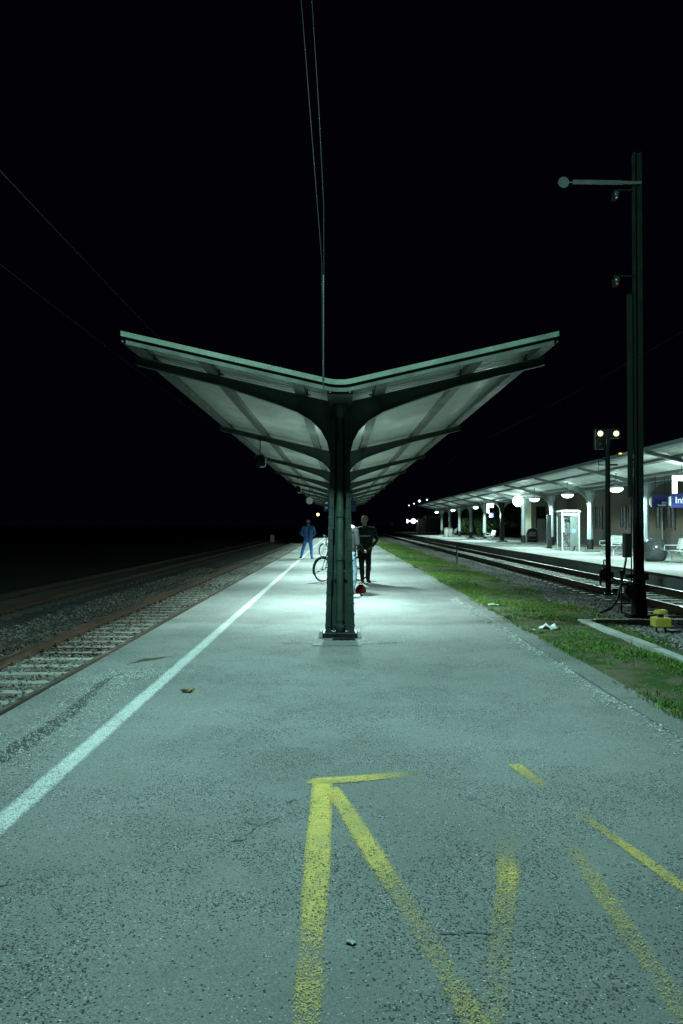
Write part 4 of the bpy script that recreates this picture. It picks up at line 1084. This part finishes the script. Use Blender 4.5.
def hand(caps, wrist, d, side, mk='skin', curl=.5, palm_n=(0,0,-1)):
    """palm, four unequal bent fingers and a thumb leaving the side of the palm"""
    w = Vector(wrist); d = Vector(d).normalized(); pn = Vector(palm_n); pn = (pn-d*pn.dot(d)).normalized(); s = d.cross(pn).normalized()*side
    for k in (-1, 0, 1): caps.append((tuple(w+s*k*.018), tuple(w+d*.075+s*k*.022), .018, .016, mk))
    for k, ln in enumerate((.068, .078, .073, .058)):
        o = s*((k-1.5)*-.019); a = w+d*.078+o; b_ = a+(d*(1-.4*curl)+pn*.7*curl).normalized()*ln*.5; c = b_+(d*(1-1.1*curl)+pn*1.5*curl).normalized()*ln*.5
        caps.append((tuple(a), tuple(b_), .0092, .0085, mk)); caps.append((tuple(b_), tuple(c), .0085, .0075, mk))
    a = w+d*.025+s*.03; b_ = a+(d*.7+s*.55+pn*.4).normalized()*.035; c = b_+(d*.9+pn*.6).normalized()*.03
    caps.append((tuple(a), tuple(b_), .012, .0105, mk)); caps.append((tuple(b_), tuple(c), .0105, .008, mk))

def head(caps, c, yaw=0.0, pitch=0.0):
    Mx = Matrix.Translation(c) @ Matrix.Rotation(yaw, 4, 'Z') @ Matrix.Rotation(pitch, 4, 'X')
    T = lambda x, y, z: tuple(Mx @ Vector((x, y, z)))
    caps.append((T(0,-.02,.02), T(0,.025,.03), .088, .078, 'skin'))
    caps.append((T(0,.025,-.01), T(0,.045,-.075), .066, .040, 'skin'))
    caps.append((T(0,.085,.01), T(0,.108,-.028), .010, .015, 'skin'))
    for s in (-1, 1):
        caps.append((T(s*.083,-.005,.015), T(s*.085,-.012,-.025), .013, .010, 'skin'))
        caps.append((T(s*.032,.092,.012), T(s*.034,.092,.012), .010, .010, 'eye'))
        caps.append((T(s*.018,.093,.030), T(s*.046,.086,.030), .0095, .008, 'skin'))
    caps.append((T(-.018,.084,-.062), T(.018,.084,-.062), .009, .009, 'lips'))
    return Mx
def hair_cap(Mx, mat, parent, lowz=-.01, r=.096, back=-.12):
    b = MB(); n, m = 24, 12; vs = []; fs = []
    for i in range(m+1):
        ph = PI/2*i/m*1.15
        for k in range(n):
            t = 2*PI*k/n; x = r*math.sin(ph)*math.cos(t); y = r*1.14*math.sin(ph)*math.sin(t); z = r*1.02*math.cos(ph)+.028
            if y > 0: z = z+.25*y*(i/m)          # hairline higher at the forehead
            else: z = z-.55*abs(y)*(i/m)*2
            j = 1+.02*mnoise.noise(Vector((x*60, y*60, z*60)))
            vs.append(tuple(Mx @ Vector((x*j, y*j-.0, z*j))))
    for i in range(m):
        for k in range(n): fs.append((i*n+k, i*n+(k+1)%n, (i+1)*n+(k+1)%n, (i+1)*n+k))
    b.add(vs, fs); o = b.build('hair', mat, parent, smooth=70.0)
    sm_ = o.modifiers.new('s', 'SOLIDIFY'); sm_.thickness = .008; sm_.offset = -1
    return o

def torso(caps, top, leg, lean=(0,0), wide=1.0, hem=.86):
    lx, ly = lean
    for s in (-1, 1):
        caps.append(((s*.085*wide, -.005, hem+.06), (s*.10*wide+lx*.6, ly*.6, 1.16), .115, .118, top))
        caps.append(((s*.10*wide+lx*.6, ly*.6, 1.16), (s*.115*wide+lx, .005+ly, 1.36), .118, .112, top))
        caps.append(((s*.05+lx, ly, 1.44), (s*.185*wide+lx, ly-.005, 1.425), .062, .062, top))
        caps.append(((s*.085*wide, -.01, .95), (s*.095, -.005, .84), .115, .105, leg))
    caps.append(((lx, ly, 1.40), (lx*1.15, ly*1.1+.01, 1.50), .085, .066, top))
    caps.append(((lx, ly+.005, 1.46), (lx*1.2, ly*1.2+.03, 1.60), .056, .052, 'skin'))
def leg(caps, hip, knee, ankle, toe, mk, shoe, loose=1.0):
    caps.append((hip, knee, .098*loose, .070*loose, mk)); caps.append((knee, ankle, .068*loose, .054*loose, mk))
    a = Vector(ankle); h = a+Vector((0,-.03,-.035))
    caps.append((tuple(a), (a.x, a.y, .055), .048, .045, shoe))
    caps.append(((a.x, a.y-.025, .045), tuple(toe), .043, .036, shoe))
def arm(caps, sh, el, wr, mk):
    caps.append((sh, el, .062, .049, mk)); caps.append((el, wr, .049, .036, mk))

# man in blue, seen from behind, feet apart
pm1 = empty('person', (-1.46, 35.3, .004), 'person in blue work clothes seen from behind, feet apart on the white line', 'person', 'people waiting', R(-4))
c = []; torso(c, 'blue_cloth', 'blue_cloth2', (.01, .0), 1.02, .80)
leg(c, (-.10,0,.88), (-.21,.05,.49), (-.30,-.03,.10), (-.37,.12,.040), 'blue_cloth2', 'shoe', 1.08)
leg(c, (.10,0,.88), (.145,.04,.49), (.17,-.02,.10), (.21,.16,.040), 'blue_cloth2', 'shoe', 1.08)
arm(c, (-.21,.0,1.42), (-.30,.02,1.15), (-.24,.22,1.02), 'blue_cloth'); hand(c, (-.24,.23,1.015), (.25,.9,-.15), -1)
arm(c, (.23,.0,1.42), (.34,-.02,1.16), (.24,.16,1.02), 'blue_cloth'); hand(c, (.24,.17,1.015), (-.5,.8,-.1), 1)
Mx = head(c, (.012, .03, 1.645), R(-15)); body('body', c, {}, pm1); hair_cap(Mx, M['hair_dark'], pm1)
# man in the dark jacket facing the camera
pm2 = empty('person', (.655, 20.75, .004), 'person in a dark green jacket and black trousers facing the camera', 'person', 'people waiting', R(186))
c = []; torso(c, 'jacket_green', 'black_cloth', (.0, .0), 1.14, .84)
leg(c, (-.09,0,.88), (-.10,.05,.50), (-.09,.0,.10), (-.12,.17,.040), 'black_cloth', 'shoe', 1.05)
leg(c, (.09,0,.88), (.08,.02,.50), (.05,-.05,.10), (.06,.12,.040), 'black_cloth', 'shoe', 1.05)
arm(c, (-.25,.0,1.42), (-.335,.0,1.14), (-.20,.17,.98), 'jacket_green'); hand(c, (-.185,.185,.97), (.75,.55,-.3), -1)
arm(c, (.25,.0,1.42), (.335,.02,1.14), (.16,.19,.95), 'jacket_green'); hand(c, (.145,.20,.94), (-.75,.5,-.3), 1)
Mx = head(c, (.0, .035, 1.675), R(12), R(-4)); body('body', c, {}, pm2); hair_cap(Mx, M['hair_grey'], pm2, r=.090)
b = MB(); b.box(-.15,.15,.128,.136,1.235,1.26); b.build('chest_stripe', M['dirty_white'], pm2)
# person in jeans, half hidden by the column
pm3 = empty('person', (.185, 16.45, .004), 'person in light jeans with a pale hood, half hidden behind the column', 'person', 'people waiting', R(-55))
c = []; torso(c, 'grey_hoodie', 'jeans', (-.05, .0), 1.0, .84)
leg(c, (-.09,0,.88), (-.10,.04,.50), (-.11,-.03,.10), (-.13,.13,.040), 'jeans', 'shoe_pale', 1.06)
leg(c, (.09,0,.88), (.10,.06,.50), (.11,.0,.10), (.15,.16,.040), 'jeans', 'shoe_pale', 1.06)
arm(c, (-.22,.03,1.42), (-.28,.06,1.14), (-.16,.27,1.03), 'grey_hoodie'); hand(c, (-.15,.285,1.025), (.5,.8,.0), -1)
arm(c, (.22,.03,1.42), (.29,.02,1.14), (.20,.22,1.0), 'grey_hoodie'); hand(c, (.19,.235,.995), (-.4,.85,.0), 1)
Mx = head(c, (-.12, .03, 1.65), R(25), R(-8)); body('body', c, {}, pm3); hair_cap(Mx, M['hair_dark'], pm3)
b = MB(); b.ball((-.02,-.09,1.43), .18, .11, .12, 20, 12); b.ball((-.10,-.02,1.49), .09, .10, .06, 16, 10); b.ball((.10,-.02,1.49), .09, .10, .06, 16, 10)
hd_ = b.build('hood', M['pale_hood'], pm3, smooth=80.0)

# ------------------------------------------------------------------ bicycles
def wheel_parts(parent, c, steer=0.0):
    Mw = Matrix.Translation(c) @ Matrix.Rotation(steer, 4, 'Z')
    b = MB(); b.torus((0,0,0), .315, .020, 'y', 44, 8); b.move(Mw); w = b.build('wheel', M['tyre'], parent, smooth=60.0)
    b = MB(); b.torus((0,0,0), .292, .010, 'y', 44, 6); b.move(Mw); b.build('rim', M['bike_silver'], w, smooth=60.0)
    b = MB(); b.tube([(0,-.045,0),(0,.045,0)], .022, 10)
    for k in range(28):
        a = 2*PI*k/28; s = .03 if k % 2 else -.03; a2 = a+(.35 if k % 4 < 2 else -.35)
        b.tube([(.02*math.cos(a2),s,.02*math.sin(a2)),(.285*math.cos(a),0,.285*math.sin(a))], .0013, 4, False)
    b.move(Mw); b.build('spokes', M['bike_silver'], w)
    b = MB(); b.box(-.20,-.13,-.006,.006,-.06,-.03); b.box(.13,.20,-.006,.006,.03,.06); b.move(Mw); b.build('reflector', M['reflector'], w)
def bicycle(loc, rz, steer, label, frame):
    """front wheel at -x, ground at z=0"""
    t = empty('bicycle', loc, label, 'bicycle', 'bicycles on the near platform', rz)
    f, r = Vector((-.525,0,.335)), Vector((.525,0,.335))
    wheel_parts(t, f, steer); wheel_parts(t, r)
    b = MB(); bb = (.06,0,.29); hs = (-.36,0,.86); hb = (-.39,0,.72); st = (.22,0,.80)
    for p, q, rr in ((hs, hb, .019), (hb, bb, .018), ((-.37,0,.80), (.17,0,.66), .016), (bb, (.235,0,.86), .016)): b.tube([p, q], rr, 10)
    for s in (-.05, .05): b.tube([bb, (.525,s,.335)], .010, 8); b.tube([(.19,s*.3,.70), (.525,s,.335)], .008, 8)
    b.tube([(.30,-.06,.02),(.36,-.05,.30)], .009, 6)
    b.build('frame', frame, t, smooth=50.0)
    Ms = Matrix.Translation(hb) @ Matrix.Rotation(steer, 4, 'Z') @ Matrix.Translation(-Vector(hb))
    b = MB()
    for s in (-.055, .055): b.tube([(-.395,s*.6,.70),(-.42,s,.62),(-.525,s,.335)], .011, 8)
    b.tube([(-.355,0,.86),(-.345,0,.98)], .013, 8); b.move(Ms); b.build('fork', frame, t, smooth=50.0)
    b = MB(); b.tube([(-.20,-.29,1.02),(-.28,-.24,1.03),(-.36,-.10,.99),(-.36,.10,.99),(-.28,.24,1.03),(-.20,.29,1.02)], .012, 8); b.move(Ms); hbx = b.build('handlebar', M['bike_silver'], t, smooth=50.0)
    for s in (-1, 1): b = MB(); b.tube([(-.16,s*.31,1.015),(-.25,s*.26,1.03)], .017, 8); b.move(Ms); b.build('grip', M['black'], hbx)
    b = MB(); b.hexa([(.10,-.02,.87),(.36,-.085,.87),(.36,.085,.87),(.10,.02,.87),(.11,-.015,.915),(.35,-.07,.93),(.35,.07,.93),(.11,.015,.915)]); b.build('saddle', M['black'], t, bevel=.02)
    for cx, a0, a1, S_ in ((f, 20, 200, Matrix.Translation(f) @ Matrix.Rotation(steer, 4, 'Z')), (r, -10, 150, Matrix.Translation(r))):
        b = MB(); pts = [(.355*math.cos(R(a)), 0, .355*math.sin(R(a))) for a in np.linspace(a0, a1, 14)]
        b.tube(pts, .016, 6); b.tube([(0,.05,0), pts[-1]], .004, 4); b.tube([(0,-.05,0), pts[-1]], .004, 4); b.move(S_); b.build('mudguard', frame, t, smooth=60.0)
    b = MB(); b.torus((.06,-.055,.29), .085, .008, 'y', 28, 5); b.tube([(.06,-.07,.29),(-.08,-.075,.20)], .010, 6); b.tube([(.06,.07,.29),(.20,.075,.38)], .010, 6)
    b.box(-.12,-.05,-.17,-.08,.19,.21); b.box(.17,.24,.08,.17,.37,.39); b.tube([(.06,-.07,.29),(.06,.07,.29)], .02, 8); b.build('crank', M['dark_metal'], t)
    b = MB()
    for s in (-.06, 0, .06): b.tube([(.28,s,.72),(.70,s,.73)], .006, 6)
    for s in (-.06, .06): b.tube([(.66,s,.73),(.53,s*.9,.34)], .006, 6)
    b.build('luggage_rack', M['dark_metal'], t)
    return t
bicycle((.02, 21.25, .0), R(19), R(26), 'black city bicycle nearer the camera, standing across behind the column', M['bike_black'])
bicycle((-.36, 36.5, .0), R(40), R(10), 'smaller looking bicycle farther back beside the blue dressed man', M['bike_silver'])
rb = empty('small_bag', (.455, 17.0, .0), 'small dark red domed bag on a little stand by the jeans feet', 'bag')
b = MB(); b.lathe([(.105,.06),(.118,.09),(.112,.15),(.09,.20),(.05,.235),(.01,.245)], (0,0,0), 20, 1, .75); b.build('body', M['red_cloth'], rb, smooth=60.0)
b = MB(); b.torus((0,0,.248), .03, .007, 'y', 16, 6); b.build('handle', M['black'], rb)
b = MB(); b.tube([(.0,0,.0),(.0,0,.062)], .014, 8); b.tube([(-.05,-.03,.008),(.05,-.03,.008)], .008, 6); b.tube([(-.05,.03,.008),(.05,.03,.008)], .008, 6); b.tube([(0,-.03,.008),(0,.03,.008)], .008, 6); b.build('stand', M['black'], rb)

# ------------------------------------------------------------------ litter
def scrap(name, px, py, z, size, mat, label, cat):
    x, y = gp(px, py, z); b = MB(); n = 6; vs = []
    for i in range(n):
        for j in range(n):
            u, v = i/(n-1)-.5, j/(n-1)-.5
            vs.append((u*size*random.uniform(.85, 1.1), v*size*.7*random.uniform(.85, 1.1), .004+abs(mnoise.noise(Vector((u*4+px, v*4, 1))))*size*.45))
    b.add(vs, [(i*n+j, i*n+j+1, (i+1)*n+j+1, (i+1)*n+j) for i in range(n-1) for j in range(n-1)])
    o = b.build(name, mat, smooth=50.0, loc=(x, y, z)); o.rotation_euler = (0, 0, random.random()*3)
    sd = o.modifiers.new('s', 'SOLIDIFY'); sd.thickness = .002
    return tag(o, label, cat)
def leaf(px, py, label):
    x, y = gp(px, py); b = MB(); rim = []
    for k in range(20):
        a = 2*PI*k/20; r = .055*(1+.45*math.cos(5*a))*(1-.25*math.cos(a)); rim.append((r*math.cos(a), r*math.sin(a)*.8, .006+.028*abs(math.sin(a*2.5+1))))
    vs = [(0,0,.01)]+rim; b.add(vs, [(0, k+1, (k+1) % 20+1) for k in range(20)]); b.tube([(-.03,0,.012),(-.09,.02,.02)], .002, 5)
    o = b.build('fallen_leaf', M['leaf_brown'], loc=(x, y, .004)); sd = o.modifiers.new('s', 'SOLIDIFY'); sd.thickness = .0015
    tag(o, label, 'leaf')
leaf(190, 691.5, 'curled brown leaf lying right of the white line')
scrap('paper_scrap', 494, 605.5, -.05, .22, M['paper'], 'small white scrap nearest the column in the grass', 'litter')
scrap('paper_scrap', 530, 631, -.05, .16, M['paper'], 'white paper scrap at the kerb, left one of the pair', 'litter')
scrap('paper_scrap', 549, 629, -.06, .30, M['dirty_white'], 'larger crumpled pale scrap in the grass, right one of the pair', 'litter')
scrap('paper_scrap', 565, 647, -.06, .14, M['leaf_brown'], 'brownish scrap in the grass near the kerb', 'litter')
scrap('paper_scrap', 351, 940, 0, .035, M['paper'], 'tiny white scrap beside the long yellow line', 'litter')
scrap('paper_scrap', 148, 574, -.66, .42, M['paper'], 'white scrap lying between the two left tracks', 'litter')
scrap('paper_scrap', 546, 578, -.2, .25, M['paper'], 'white scrap in the gravel beside the far track', 'litter')

# ------------------------------------------------------------------ camera, world, render
cam = bpy.data.cameras.new('camera'); cam.sensor_fit = 'VERTICAL'; cam.sensor_height = 36; cam.lens = 36*F/1024
cam.clip_start = .05; cam.clip_end = 2000
co = bpy.data.objects.new('camera', cam); COL.objects.link(co)
co.location = (0, 0, EYE); co.rotation_euler = (PI/2+math.atan(12/F), 0, -math.atan(1.5/F))
S.camera = co
w = bpy.data.worlds.new('World'); S.world = w; w.use_nodes = True
bg = w.node_tree.nodes['Background']; bg.inputs[0].default_value = (.42, .29, 1.0, 1); bg.inputs[1].default_value = .0015
S.view_settings.view_transform = 'Standard'; S.view_settings.look = 'None'; S.view_settings.gamma = 1; S.view_settings.exposure = 0
S.view_settings.use_curve_mapping = False
S.cycles.use_denoising = True
S.cycles.denoiser = 'OPENIMAGEDENOISE'; S.cycles.denoising_input_passes = 'RGB_ALBEDO_NORMAL'; S.cycles.denoising_prefilter = 'ACCURATE'
S.cycles.max_bounces = 6; S.cycles.diffuse_bounces = 4; S.cycles.transparent_max_bounces = 12
S.cycles.sample_clamp_indirect = 6
